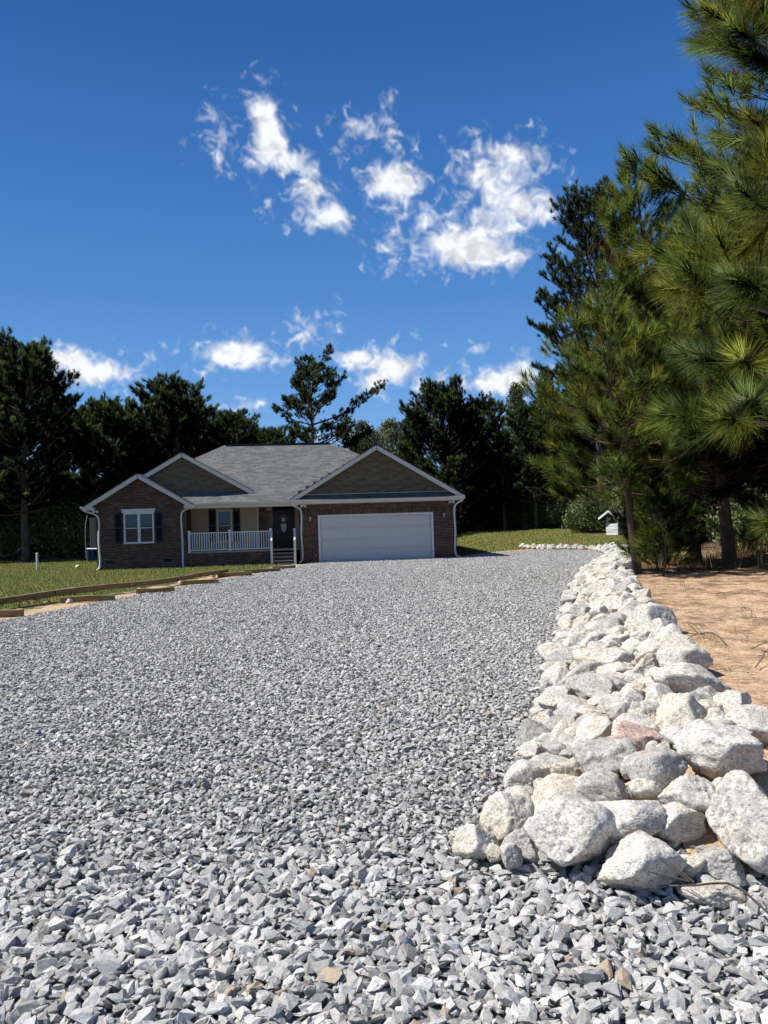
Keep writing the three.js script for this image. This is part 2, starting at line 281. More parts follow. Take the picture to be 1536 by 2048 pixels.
// ---------------------------------------------------------------- rocks of the border, each its own thing
function rockShape(seed, detail, angular) {
  const r = mulberry(seed), g0 = new THREE.IcosahedronGeometry(1, detail); g0.deleteAttribute('uv'); g0.deleteAttribute('normal');
  const g = mergeVertices(g0, 1e-4), p = g.attributes.position, pl = [], n = angular ? 11 : 14;
  for (let k = 0; k < n; k++) pl.push([V(R(-1, 1, r), R(-1, 1, r), R(-1, 1, r)).normalize(), R(angular ? .50 : .62, .86, r)]);
  const v = V(0, 0, 0), s = R(0, 100, r), sharp = angular ? 90 : 42;
  for (let i = 0; i < p.count; i++) {
    v.fromBufferAttribute(p, i).normalize();
    let sum = Math.exp(-sharp * 1.08); for (const [nn, dd] of pl) { const q = v.dot(nn); if (q > .05) sum += Math.exp(-sharp * dd / q); }
    let rad = -Math.log(sum) / sharp;
    rad += .07 * fbm3(v.x * 1.8 + s, v.y * 1.8, v.z * 1.8, 2) + .060 * fbm3(v.x * 4.5 + s, v.y * 4.5, v.z * 4.5, 5) - .08 * Math.max(0, .20 - Math.abs(simplex.noise3d(v.x * 2.4 + s, v.y * 2.4, v.z * 2.4)));
    p.setXYZ(i, v.x * rad, v.y * rad, v.z * rad);
  }
  g.computeVertexNormals(); const o = g.toNonIndexed(), q = o.attributes.position, uv = new Float32Array(q.count * 2), a = V(0, 0, 0), b = V(0, 0, 0), c = V(0, 0, 0);
  for (let i = 0; i < q.count; i += 3) {
    a.fromBufferAttribute(q, i); b.fromBufferAttribute(q, i + 1).sub(a); c.fromBufferAttribute(q, i + 2).sub(a); b.cross(c); const X = Math.abs(b.x), Y = Math.abs(b.y), Z = Math.abs(b.z);
    for (let k = i; k < i + 3; k++) { const [u, w] = Y > X && Y > Z ? [q.getX(k), q.getZ(k)] : X > Z ? [q.getZ(k), q.getY(k)] : [q.getX(k), q.getY(k)]; uv[2 * k] = u * .33 + s; uv[2 * k + 1] = w * .33; }
  }
  o.setAttribute('uv', new THREE.BufferAttribute(uv, 2)); return o;
}
{
  const r = mulberry(303), shapes = Array.from({ length: 26 }, (_, i) => rockShape(900 + i, i < 14 ? 13 : 11, i % 2 || i % 5 === 0)), placed = [];
  const mats = [M.rock, M.rockCream, M.rock, M.rockGrey, M.rock];
  const G = 'rocks of the border';
  const setRock = (m, x, y, d, sx, sy, sz, tilt) => { m.position.set(x, y, -d); m.rotation.set(R(-tilt, tilt, r), R(0, 6.283, r), R(-tilt, tilt, r)); m.scale.set(sx, sy, sz); };
  // the rocks at the near end: x, distance, width, height, shape, material, label
  const near = [
    [.40, 3.66, .19, .17, 1, M.rockCream, 'upright cream rock at the tip of the border, nearest the driveway'],
    [.57, 3.84, .28, .26, 2, M.rockCream, 'cream rock leaning behind the upright rock at the tip of the border'],
    [.60, 3.62, .17, .15, 3, M.rockGrey, 'small dark speckled rock in front between the first cream rocks'],
    [.80, 3.50, .38, .27, 5, M.rock, 'large blocky pale rock in the front row with a dark side'],
    [1.04, 3.62, .36, .19, 6, M.rock, 'long grey rock behind the front row of the border'],
    [1.05, 3.30, .32, .20, 8, M.rock, 'tilted oblong rock in the front row pointing up to the large round one'],
    [1.34, 3.88, .28, .20, 4, M.rockGrey, 'squat rock with a dark rough underside, two rows back'],
    [1.56, 3.42, .40, .32, 0, M.rock, 'biggest pale boulder at the frame edge in the front row'],
    [1.28, 3.56, .23, .14, 10, M.rock, 'grey rock wedged beside the biggest boulder'],
    [1.27, 3.34, .17, .08, 12, M.rockCream, 'low cream rock lying under the wedged grey one'],
    [1.30, 3.20, .22, .08, 7, M.rockCream, 'flat cream rock half sunk in the gravel beside the biggest boulder'],
    [1.40, 3.66, .28, .20, 13, M.rock, 'pale rock filling the gap behind the biggest boulder and the wedged grey rock'],
    [1.40, 3.32, .20, .13, 3, M.rockGrey, 'small grey rock tight against the foot of the biggest boulder'],
    [.87, 4.03, .38, .17, 9, M.rockCream, 'flat-topped long rock lying across behind the blocky front rock'],
    [.80, 4.50, .26, .18, 11, M.rock, 'rounded rock against the gravel, behind the flat-topped long one'],
    [.97, 4.30, .18, .12, 13, M.rock, 'small pale rock tucked behind the flat-topped long one'],
    [1.15, 4.22, .32, .26, 15, M.rockGrey, 'angular rock with one face in deep shade beside the pink one'],
    [1.40, 4.36, .34, .20, 14, M.rockPink, 'pink tinged rock among the pale ones'],
    [.97, 4.72, .33, .15, 16, M.rock, 'wide low rock by the gravel, behind the rounded one'],
    [1.26, 4.90, .30, .22, 17, M.rock, 'pale flat-faced rock just behind the angular shaded one'],
    [1.08, 5.10, .28, .19, 18, M.rock, 'sloping grey rock behind the wide low one'],
    [1.02, 5.50, .24, .22, 19, M.rockGrey, 'brownish grey rock standing at the gravel edge'],
    [1.57, 4.84, .21, .25, 21, M.rock, 'narrow upright rock with a shaded end behind the pink one'],
    [1.70, 4.50, .36, .26, 20, M.rockCream, 'broad cream rock beyond the pink one towards the sand'],
    [1.66, 3.90, .42, .28, 22, M.rock, 'broad pale rock behind the biggest boulder'],
    [2.06, 4.66, .25, .20, 23, M.rock, 'pale rock at the sand edge beside the broad cream one'],
    [1.98, 4.20, .26, .18, 24, M.rock, 'low pale rock at the sand edge at the frame side'],
    [2.00, 5.20, .44, .24, 25, M.rock, 'long pale slab by the sand with cream patches'],
    [1.62, 5.22, .34, .24, 2, M.rock, 'pale ridged rock in the middle of the border'],
    [1.36, 5.66, .30, .17, 5, M.rockGrey, 'grey rock with a hollow shaded face, mid border'],
    [1.60, 6.40, .27, .25, 15, M.rockGrey, 'brownish cube-like rock with a shaded front'],
    [2.33, 6.05, .38, .25, 4, M.rock, 'large smooth pale rock by the sand under a fallen twig'],
    [1.42, 6.50, .33, .20, 7, M.rock, 'pale wedge-shaped rock by the gravel, next to the cube-like one'],
    [2.55, 8.92, .50, .22, 9, M.rockGrey, 'long dark-faced slab lying across the middle of the border'],
    [2.76, 8.10, .50, .32, 0, M.rock, 'large pale slab sloping down from the sand edge'],
    [1.90, 7.95, .42, .20, 11, M.rockGrey, 'low dark-ended rock near the gravel behind the wedge-shaped one'],
    [2.20, 7.90, .34, .19, 13, M.rock, 'brownish rock beside the low dark-ended one'],
  ];
  for (const [x, d, w, h, s, m, label] of near) {
    const o = new THREE.Mesh(shapes[s % 26], m), y = land(x, d) + h * .42; setRock(o, x, y, d, w * .62, h * .66, w * .52, .25);
    o.rotation.y = R(-.6, .6, r); thing(o, 'rock', label, 'rock', G); placed.push([x, d, w * .5]);
  }
  // the rest, thrown on until the strip is full, the gaps then filled with smaller ones
  const rest = [];
  const strip = t => {          // t metres along the border -> x, distance, width across
    if (t < 37) { const d = 3.5 + t, e = edgeAt(d); return [e, d, lerp(1.25, 1.6, sstep(8, 30, d)), 0]; }
    const q = t - 37, a = [10.3, 40.3], b = [7.9, 42.2]; return [lerp(a[0], b[0], q / 4), lerp(a[1], b[1], q / 4), 1.0, 1];
  };
  for (let pass = 0; pass < 3; pass++) for (let k = 0; k < [9000, 12000, 16000][pass]; k++) {
    const t = pass < 2 || r() < .6 ? 41 * Math.pow(r(), 1.0) : 12 * r(), [e, d0, w, far] = strip(t), s = .10 + r() * (w - .12), x = far ? e + R(-.4, .4, r) : e + s + R(-.02, .02, r), d = far ? d0 + s : d0 + R(-.1, .1, r);
    const size = (pass === 0 ? R(.14, .22, r) : pass === 1 ? R(.09, .14, r) : R(.05, .09, r)) * (d < 6 ? .8 : 1);
    let ok = true; for (let q = placed.length - 1; q >= 0; q--) { const [px, pd, pr] = placed[q]; if (Math.abs(pd - d) < .6 && Math.hypot(px - x, pd - d) < (pr + size) * [.74, .72, .74][pass]) { ok = false; break; } }
    if (!ok) continue; placed.push([x, d, size]); rest.push([x, d, size, pass]);
  }
  rest.sort((a, b) => a[1] / a[2] - b[1] / b[2]);
  const pile = []; let n = near.length;
  const where = (x, d, s, m) => {
    const side = (x - edgeAt(d)) / 1.3, stretch = d < 4.6 ? 'at its near end' : d < 6 ? 'level with the pink rock' : d < 8.5 ? 'beside the nearest bare sand' : d < 12 ? 'beside the open sand bank' : d < 17 ? 'just before the thin leaning pine' : d < 26 ? 'past the thin leaning pine' : 'where it bends round the far gravel';
    return `${s > .165 ? 'large' : s > .115 ? 'middling' : 'small'} ${m === M.rockCream ? 'cream' : m === M.rockGrey ? 'grey' : 'whitish'} rock ${side < .38 ? 'on the gravel side' : side < .68 ? 'in the middle' : 'on the sand side'} of the border ${stretch}`;
  };
  rest.forEach(([x, d, s, pass], i) => {
    const flat = R(.6, .92, r), y = land(x, d) + s * flat * (pass === 0 ? .45 : pass === 1 ? .55 : .6) + (pass === 0 ? .02 : .05);
    const big = n < 300 && (pass < 2 || d < 5);
    const o = new THREE.Mesh(shapes[Math.floor(r() * 26)], mats[Math.floor(r() * 5)]); setRock(o, x, y, d, s * R(.95, 1.25, r), s * flat, s * R(.85, 1.1, r), .5);
    if (big) { thing(o, 'rock', where(x, d, s, o.material), 'rock', G); n++; } else { o.updateMatrix(); pile.push(o.matrix.clone()); }
  });
  const low = Array.from({ length: 8 }, (_, i) => rockShape(700 + i, 4, i % 2)), geos = pile.map((m, i) => low[i % 8].clone().applyMatrix4(m));
  stuff(new THREE.Mesh(mergeGeometries(geos), M.rock), 'rock_pile', 'small and distant whitish rocks filling the border along the gravel', 'rocks');
  console.log('rocks', n, pile.length);
}

// ---------------------------------------------------------------- the house (local metres, x along the front, z towards the viewer)
{
  const house = new THREE.Group(); house.position.set(-13.06, -.372, -35.07); house.rotation.y = .1134; house.scale.setScalar(1.12);
  const r = mulberry(404), EAVE = 2.60;
  // --- brick walls: backing, then every brick
  const CH = .0665, BL = .19, J = .010; let singles = 0;
  const brickGeo = {};
  function brickWall(name, x0, x1, y0, top, z, holes, single, soldier) {
    const ymax = typeof top === 'number' ? top : Math.max(...[0, .25, .5, .75, 1].map(t => top(lerp(x0, x1, t))));
    const sh = new THREE.Shape(); sh.moveTo(x0, y0); sh.lineTo(x1, y0);
    if (typeof top === 'number') { sh.lineTo(x1, top); sh.lineTo(x0, top); } else for (let k = 20; k >= 0; k--) { const x = lerp(x0, x1, k / 20); sh.lineTo(x, top(x)); }
    for (const [a, b, c, d] of holes) { const h = new THREE.Path(); h.moveTo(a, Math.max(c, y0 + .001)); h.lineTo(a, d); h.lineTo(b, d); h.lineTo(b, Math.max(c, y0 + .001)); sh.holes.push(h); }
    const bg = new THREE.ExtrudeGeometry(sh, { depth: .18, bevelEnabled: false }); bg.translate(0, 0, z - .19);
    const wall = part(house, name, clean(bg), M.mortar), field = [], cols = [];
    const add = (a, b, c, d) => {
      if (b - a < .03) return; const mid = (a + b) / 2, T = typeof top === 'number' ? top : Math.min(top(a), top(b)); if (d > T) return;
      for (const [ha, hb, hc, hd] of holes) if (b > ha + .005 && a < hb - .005 && d > hc + .005 && c < hd - .005) { if (a < ha - .03) { add(a, ha - .004, c, d); } if (b > hb + .03) { add(hb + .004, b, c, d); } return; }
      const tone = Math.floor(r() * 6), proud = R(.002, .007, r);
      if (single && singles < 300) { singles++; const key = (b - a).toFixed(2) + (d - c).toFixed(2); const g = brickGeo[key] ??= planar(new THREE.BoxGeometry(b - a, d - c, .02)); const m = part(wall, 'brick', g, brickMats[tone]); m.position.set(mid, (c + d) / 2, z - .01 + proud - .002); }
      else { const g = box(a, b, c, d, z - .012, z + proud); const k = new Float32Array(g.attributes.position.count * 3), cc = BRICKS[tone], q = R(.8, 1.2, r); for (let i = 0; i < k.length; i += 3) { k[i] = cc.r * q; k[i + 1] = cc.g * q; k[i + 2] = cc.b * q; } g.setAttribute('color', new THREE.BufferAttribute(k, 3)); field.push(g); }
    };
    for (let y = y0, row = 0; y + CH - J <= ymax + .001; y += CH, row++) {
      if (soldier && y + CH > soldier[0] && y < soldier[1] - .01) continue;
      for (let x = x0 - (row % 2 ? BL / 2 : 0); x < x1; x += BL + J) add(Math.max(x0, x), Math.min(x1, x + BL), y, y + CH - J);
    }
    if (soldier) for (let x = x0; x < x1 - .05; x += CH) add(x, Math.min(x1, x + CH - J), soldier[0], soldier[1]);
    if (field.length) part(wall, 'brick_courses', field, M.brickField).userData.kind = 'stuff';
    return wall;
  }
  const GD = [8.95, 13.83, .0, 1.97];
  const wingTop = x => 3.80 - .6 * Math.abs(x - 1.75);
  brickWall('garage_wall', 8.15, 14.82, 0, 2.50, 0, [[GD[0], GD[1], -.01, GD[3]]], true, [1.995, 2.195]);
  brickWall('wing_wall', 0, 3.54, -.1, wingTop, 0, [[1.08, 2.27, 1.08, 2.30], [.30, .62, .24, .40], [2.60, 2.95, .24, .40]], false);
  brickWall('porch_base', 3.54, 7.02, -.05, .60, -.12, [], false);
  brickWall('porch_pier', 6.42, 6.78, .6, 2.45, -1.62, [], false);
  part(house, 'side_wall', [box(-.0, .18, -.1, 2.5, -9.8, -.2), box(14.64, 14.82, -.1, 2.5, -9.8, -.2), box(.18, 14.64, -.1, 2.5, -9.8, -9.62), box(8.15, 8.33, -.1, 2.5, -1.8, -.2), box(3.36, 3.54, -.1, 2.5, -1.8, -.2)], brickMats[1]);
  part(house, 'ceiling', [box(.1, 14.7, 2.46, 2.49, -9.7, -.02)], M.trim);

  // --- roofs
  const tri = (...p) => { const pos = []; for (let i = 1; i < p.length - 1; i++) pos.push(...p[0], ...p[i], ...p[i + 1]); const g = new THREE.BufferGeometry(); g.setAttribute('position', new THREE.Float32BufferAttribute(pos, 3)); g.computeVertexNormals(); return g; };
  function roofUV(g) { const p = g.attributes.position, n = g.attributes.normal, uv = new Float32Array(p.count * 2); for (let i = 0; i < p.count; i++) { const nx = n.getX(i), nz = n.getZ(i), L = Math.hypot(nx, nz) || 1, ny = Math.abs(n.getY(i)) || 1; const run = (p.getX(i) * nx + p.getZ(i) * nz) / L; uv[2 * i] = (p.getX(i) * nz - p.getZ(i) * nx) / L; uv[2 * i + 1] = -run / ny * (n.getY(i) < 0 ? -1 : 1); } g.setAttribute('uv', new THREE.BufferAttribute(uv, 2)); return g; }
  function slab(...p) { const a = tri(...p), b = tri(...p.map(q => [q[0], q[1] - .05, q[2]]).reverse()); const sides = p.map((q, i) => { const w = p[(i + 1) % p.length]; return tri(q, [q[0], q[1] - .05, q[2]], [w[0], w[1] - .05, w[2]], w); }); return [a, b, ...sides].map(roofUV); }
  const roofPart = (name, ...polys) => { const g = mergeGeometries(polys.flat()); return part(house, name, g, M.shingle); };
  const y0 = EAVE, ry = 5.45, X0 = -.32, X1 = 15.15, Z0 = .30, Z1 = -10.1, RZ = -4.9, RA = 4.73, RB = 9.87;
  const main = roofPart('main_roof', slab([3.93, y0, Z0], [X1, y0, Z0], [RB, ry, RZ], [RA, ry, RZ], [3.93, 5.0, -4.08]), slab([3.93, 3.42, -1.2], [3.93, 5.0, -4.08], [1.137, 3.42, -1.2]), slab([3.93, y0, Z0], [3.93, 3.16, -.72], [2.95, 3.16, -.72]), slab([X1, y0, Z0], [X1, y0, Z1], [RB, ry, RZ]), slab([X1, y0, Z1], [X0, y0, Z1], [RA, ry, RZ], [RB, ry, RZ]), slab([X0, y0, Z1], [X0, y0, -.2], [1.137, 3.42, -1.2], [RA, ry, RZ]));
  part(main, 'ridge_vent', [box(RA + .1, RB - .1, ry - .03, ry + .045, RZ - .12, RZ + .12)], M.dark);
  // a gable: peak x, half width, base height, peak height, z of its face, depth behind
  function gable(name, cx, hw, yb, yp, zf, depth, over) {
    const sl = (yp - yb) / hw, zb = zf - depth, g = roofPart(name, slab([cx - hw, yb, zf + over], [cx, yp, zf + over], [cx, yp, zb], [cx - hw, yb, zb]), slab([cx, yp, zf + over], [cx + hw, yb, zf + over], [cx + hw, yb, zb], [cx, yp, zb]));
    for (const s of [-1, 1]) {
      part(g, 'rake_board', [bar([cx + s * hw, yb - .10, zf + over - .012], [cx, yp - .10, zf + over - .012], .03, .17)], M.trim);
      part(g, 'rake_soffit', [bar([cx + s * (hw - .04), yb - .14, zf + over / 2 - .02], [cx, yp - .14, zf + over / 2 - .02], over - .03, .02, V(0, 1, 0))], M.trim);
      part(g, 'drip_edge', [bar([cx + s * hw, yb + .004, zf + over + .006], [cx, yp + .004, zf + over + .006], .016, .03)], M.shingle);
    }
    return { g, sl };
  }
  gable('wing_roof', 1.73, 2.18, 2.56, 3.88, 0, 3.2, .28);
  const g2 = gable('siding_gable_roof', 3.40, 2.90, 3.08, 4.76, -.62, 3.8, .22);
  const g3 = gable('garage_roof', 11.48, 3.68, 2.66, 4.86, -.12, 5.2, .30);
  // shake courses in the two siding gables
  function shakes(parent, cx, hw, yb, yp, z) {
    const CHT = .175, sl = (yp - yb) / hw; part(parent, 'gable_backing', [tri([cx - hw, yb, z - .03], [cx + hw, yb, z - .03], [cx, yp, z - .03])], M.shake);
    for (let y = yb; y < yp - .06; y += CHT) {
      const w = hw - (y - yb) / sl - .02, list = [];
      for (let x = cx - w; x < cx + w;) { const ww = R(.10, .20, r), e = Math.min(x + ww, cx + w), t = R(0, .008, r); if (e - x > .02) { const g = new THREE.BoxGeometry(e - x - .006, CHT + .012, .016); g.rotateX(-.06); g.translate((x + e) / 2, y + CHT / 2 + R(-.003, .003, r), z + t); list.push(g); } x += ww; }
      if (list.length) part(parent, 'shake_course', list, M.shake);
    }
  }
  shakes(g2.g, 3.40, 2.76, 3.06, 4.62, -.62); shakes(g3.g, 11.48, 3.34, 2.86, 4.70, -.14);
  part(house, 'pent_trim', [box(8.25, 14.7, 2.838, 2.862, -.12, -.09)], M.trim);
  // eaves: fascia, soffit, gutters
  part(house, 'fascia', [box(7.86, 15.12, 2.46, 2.57, .20, .225)], M.trim);
  part(house, 'soffit', [box(7.86, 15.1, 2.44, 2.458, -.02, .22)], M.trim);
  part(house, 'porch_beam', [box(3.56, 8.13, 2.40, 2.575, .10, .20)], M.trim);
  part(house, 'porch_ceiling', [box(3.56, 8.13, 2.395, 2.44, -1.75, .09)], M.trim);
  const gutter = (x0, x1) => { const s = new THREE.Shape([[0, .0], [.075, 0], [.115, .05], [.115, .095], [.122, .10], [.105, .10], [.10, .06], [.068, .015], [0, .015]].map(p => new THREE.Vector2(...p))); const g = new THREE.ExtrudeGeometry(s, { depth: x1 - x0, bevelEnabled: false }); g.rotateY(-Math.PI / 2); g.translate(x1, 2.505, .226); g.scale(1, 1, 1); const p = g.attributes.position; for (let i = 0; i < p.count; i++) p.setZ(i, .226 + Math.abs(p.getZ(i) - .226)); g.computeVertexNormals(); return g; };
  part(house, 'gutter', [gutter(7.80, 15.17)], M.trim); part(house, 'gutter', [gutter(3.95, 7.78)], M.trim);
  for (const s of [[-.46, -.02], [3.52, 3.93]]) part(house, 'eave_return', [box(s[0], s[1], 2.43, 2.56, -.02, .26)], M.trim);
  part(house, 'gutter', [box(-.56, -.44, 2.50, 2.60, -9.8, .24)], M.trim); part(house, 'gutter', [box(15.06, 15.18, 2.50, 2.60, -9.8, .22)], M.trim);
  const spout = pts => { const g = tube(pts.map(p => V(...p)), .042, .042, 26, 4); return g; };
  part(house, 'downspout', [spout([[-.46, 2.52, .18], [-.40, 2.42, .16], [-.05, 2.28, .08], [.10, 2.14, .06], [.10, 1.2, .06], [.10, .10, .06], [.02, .02, .16]])], M.white);
  part(house, 'downspout', [spout([[4.02, 2.53, .26], [3.90, 2.46, .20], [3.50, 2.34, .07], [3.40, 2.22, .06], [3.40, 1.2, .06], [3.40, .05, .06], [3.40, .0, .07]])], M.white);
  part(house, 'downspout', [spout([[7.86, 2.53, .26], [7.88, 2.44, .22], [8.12, 2.32, .07], [8.24, 2.20, .06], [8.24, 1.2, .06], [8.24, .12, .06], [8.12, .02, .16]])], M.white);
  part(house, 'downspout', [spout([[15.1, 2.53, .20], [15.08, 2.44, .18], [14.86, 2.32, .08], [14.76, 2.20, .06], [14.76, 1.2, .06], [14.76, .12, .06], [14.90, .03, .16]])], M.white);
  // flood lights under the eaves
  for (const [x, s] of [[.02, 1], [8.36, -1], [14.62, 1]]) { const l = part(house, 'flood_light', [box(x - .06, x + .06, 2.36, 2.43, .02, .10)], M.white); for (const q of [-1, 1]) { const h = new THREE.CylinderGeometry(.05, .035, .10, 12); h.rotateX(1.1); h.rotateZ(q * .5); h.translate(x + q * .08, 2.36, .15); part(l, 'lamp_head', [h], M.white); } }
  // --- garage door
  for (const [a, b, c, d] of [[GD[0], GD[0] + .08, 0, GD[3]], [GD[1] - .08, GD[1], 0, GD[3]], [GD[0] + .08, GD[1] - .08, GD[3] - .07, GD[3]]]) part(house, 'door_jamb', [box(a, b, c, d, -.14, .012)], M.white);
  const gd = part(house, 'garage_door', [box(GD[0] + .08, GD[1] - .08, 0, GD[3] - .07, -.15, -.125)], M.door), SH = (GD[3] - .07) / 4, SW = (GD[1] - GD[0] - .16) / 8;
  for (let k = 0; k < 4; k++) {
    part(gd, 'door_section', [box(GD[0] + .083, GD[1] - .083, k * SH + .006, (k + 1) * SH - .006, -.124, -.10)], M.door);
    for (let j = 0; j < 8; j++) { const xa = GD[0] + .08 + j * SW, s = new THREE.Shape(); const w = SW - .13, h = SH - .17; s.moveTo(0, 0); s.lineTo(w, 0); s.lineTo(w, h); s.lineTo(0, h); const g = new THREE.ExtrudeGeometry(s, { depth: .004, bevelThickness: .012, bevelSize: .018, bevelSegments: 2 }); g.translate(xa + .065, k * SH + .085, -.1); part(gd, 'raised_panel', clean(g), M.door); }
  }
  // wall lamps beside the garage door
  for (const x of [8.62, 14.28]) { const l = part(house, 'coach_lamp', [box(x - .035, x + .035, 1.78, 1.94, .004, .03)], M.dark); const c = new THREE.CylinderGeometry(.05, .03, .16, 6); c.translate(x, 1.84, .10); part(l, 'lantern', [c], M.frosted); const t = new THREE.ConeGeometry(.065, .06, 6); t.translate(x, 1.95, .10); part(l, 'lantern_cap', [t], M.dark); }
  // --- windows
  function sash(parent, x0, x1, yA, yB, z, grid) {
    part(parent, 'pane', [box(x0, x1, yA, yB, z - .02, z - .014)], M.glass);
    const list = [box(x0, x0 + .022, yA, yB, z - .03, z), box(x1 - .022, x1, yA, yB, z - .03, z), box(x0 + .022, x1 - .022, yA, yA + .026, z - .03, z), box(x0 + .022, x1 - .022, yB - .026, yB, z - .03, z)];
    part(parent, 'sash', list, M.white);
    if (grid) { const g = []; for (const t of [1 / 3, 2 / 3]) g.push(box(lerp(x0, x1, t) - .006, lerp(x0, x1, t) + .006, yA + .026, yB - .026, z - .035, z - .022)); g.push(box(x0 + .022, x1 - .022, (yA + yB) / 2 - .006, (yA + yB) / 2 + .006, z - .036, z - .0225)); part(parent, 'grille', g, M.blind); }
  }
  function blinds(parent, x0, x1, yA, yB, z) { const l = []; for (let y = yA; y < yB; y += .045) { const g = new THREE.BoxGeometry(x1 - x0, .044, .003); g.rotateX(.35); g.translate((x0 + x1) / 2, y, z); l.push(g); } part(parent, 'blind', l, M.blind); }
  function shutter(x0, x1, yA, yB, z) { const l = [box(x0, x0 + .04, yA, yB, z, z + .03), box(x1 - .04, x1, yA, yB, z, z + .03), box(x0 + .04, x1 - .04, yA, yA + .06, z, z + .03), box(x0 + .04, x1 - .04, yB - .06, yB, z, z + .03), box(x0 + .04, x1 - .04, (yA + yB) / 2 - .03, (yA + yB) / 2 + .03, z, z + .03)]; for (let y = yA + .08; y < yB - .07; y += .04) { const g = new THREE.BoxGeometry(x1 - x0 - .08, .042, .006); g.rotateX(-.6); g.translate((x0 + x1) / 2, y, z + .014); l.push(g); } part(house, 'shutter', l, M.shutter); }
  {
    const w = part(house, 'wing_window', [box(1.08, 1.12, 1.08, 2.30, -.10, .02), box(2.23, 2.27, 1.08, 2.30, -.10, .02), box(1.64, 1.71, 1.08, 2.30, -.10, .012), box(1.12, 1.64, 2.26, 2.30, -.10, .018), box(1.71, 2.23, 2.26, 2.30, -.10, .018)], M.white);
    part(w, 'sill', [box(1.06, 2.29, 1.04, 1.079, -.05, .05)], M.white);
    part(w, 'header', [box(1.03, 2.32, 2.302, 2.41, -.01, .04), box(.99, 2.36, 2.41, 2.45, -.01, .07)], M.white);
    for (const [a, b] of [[1.12, 1.64], [1.71, 2.23]]) { sash(w, a, b, 1.08, 1.68, -.03, false); sash(w, a, b, 1.66, 2.26, -.02, true); blinds(w, a, b, 1.09, 2.26, -.10); }
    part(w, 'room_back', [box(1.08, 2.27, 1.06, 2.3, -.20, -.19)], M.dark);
    shutter(.72, 1.02, 1.06, 2.32, .01); shutter(2.33, 2.63, 1.06, 2.32, .01);
    for (const [a, b] of [[.30, .62], [2.60, 2.95]]) { const l = []; for (let y = .25; y < .39; y += .03) l.push(box(a, b, y, y + .015, -.06, -.012)); part(house, 'foundation_vent', [box(a, b, .24, .40, -.08, -.07), ...l], M.dark); }
  }
  // --- porch: wall of lap siding, window, door, floor, rail, steps
  const PZ = -1.62;
  for (let y = .62; y < 2.42; y += .118) for (const [a, b] of [[3.56, 4.52], [5.42, 6.42]]) { const g = new THREE.BoxGeometry(b - a, .125, .014); g.rotateX(.07); g.translate((a + b) / 2, y + .06, PZ); part(house, 'siding_board', [g], M.siding); }
  part(house, 'porch_wall', [box(3.54, 4.62, .6, 2.44, PZ - .12, PZ - .02), box(5.30, 7.02, .6, 2.44, PZ - .12, PZ - .02), box(4.62, 5.30, .6, 1.0, PZ - .12, PZ - .02), box(4.62, 5.30, 2.36, 2.44, PZ - .12, PZ - .02), box(7.98, 8.2, .6, 2.44, PZ - .12, PZ - .02), box(4.62, 5.3, .9, 2.4, PZ - .3, PZ - .28)], M.siding);
  {
    const w = part(house, 'porch_window', [box(4.62, 4.68, .98, 2.36, PZ - .10, PZ + .03), box(5.24, 5.30, .98, 2.36, PZ - .10, PZ + .03), box(4.68, 5.24, 2.30, 2.36, PZ - .10, PZ + .025), box(4.60, 5.32, .93, .98, PZ - .08, PZ + .05)], M.trim);
    sash(w, 4.68, 5.24, .98, 1.66, PZ - .03, false); sash(w, 4.68, 5.24, 1.64, 2.30, PZ - .02, true); blinds(w, 4.68, 5.24, 1.0, 2.3, PZ - .12);
    shutter(4.30, 4.60, .96, 2.38, PZ + .02); shutter(5.33, 5.63, .96, 2.38, PZ + .02);
    part(house, 'corner_post', [box(6.36, 6.42, .6, 2.42, PZ - .01, PZ + .06)], M.trim);
  }
  {
    const d = part(house, 'front_door', [box(7.14, 7.86, .62, 2.20, PZ - .06, PZ - .02)], M.doorDark);
    part(d, 'door_frame', [box(7.06, 7.14, .6, 2.28, PZ - .08, PZ + .02), box(7.86, 7.94, .6, 2.28, PZ - .08, PZ + .02), box(7.14, 7.86, 2.20, 2.28, PZ - .08, PZ + .02)], M.dark);
    part(d, 'sidelight', [box(6.84, 7.03, .9, 2.2, PZ - .05, PZ - .02)], M.glass); part(d, 'sidelight_frame', [box(6.80, 6.84, .6, 2.24, PZ - .06, PZ + .01), box(7.03, 7.06, .6, 2.24, PZ - .06, PZ + .01), box(6.84, 7.03, 2.2, 2.24, PZ - .06, PZ + .01), box(6.84, 7.03, .6, .9, PZ - .06, PZ + .0)], M.doorDark);
    const o = new THREE.CylinderGeometry(1, 1, .02, 40); o.rotateX(Math.PI / 2); o.scale(.125, .36, 1); o.translate(7.5, 1.62, PZ - .012); part(d, 'oval_glass', [o], M.frosted);
    const e = new THREE.TorusGeometry(1, .10, 8, 40); e.scale(.135, .37, .15); e.translate(7.5, 1.62, PZ - .006); part(d, 'oval_frame', [e], M.doorDark);
    const wr = new THREE.TorusGeometry(.165, .012, 8, 40); wr.translate(7.5, 1.86, PZ + .02); const wl = []; for (let k = 0; k < 60; k++) { const a = R(3.4, 6.0, r), q = new THREE.SphereGeometry(R(.015, .03, r), 5, 4); q.translate(7.5 + Math.cos(a) * R(.14, .18, r), 1.86 + Math.sin(a) * R(.14, .18, r), PZ + .03); wl.push(q); }
    const ring = part(d, 'wreath', [wr], M.frosted); part(ring, 'wreath_leaf', wl, M.dark).userData.kind = 'stuff';
    const hn = new THREE.SphereGeometry(.03, 10, 8); hn.translate(7.22, 1.32, PZ + .03); part(d, 'handle', [hn], M.metal);
  }
  part(house, 'porch_floor', [box(3.54, 8.15, .56, .615, PZ - .1, -.08)], M.stone);
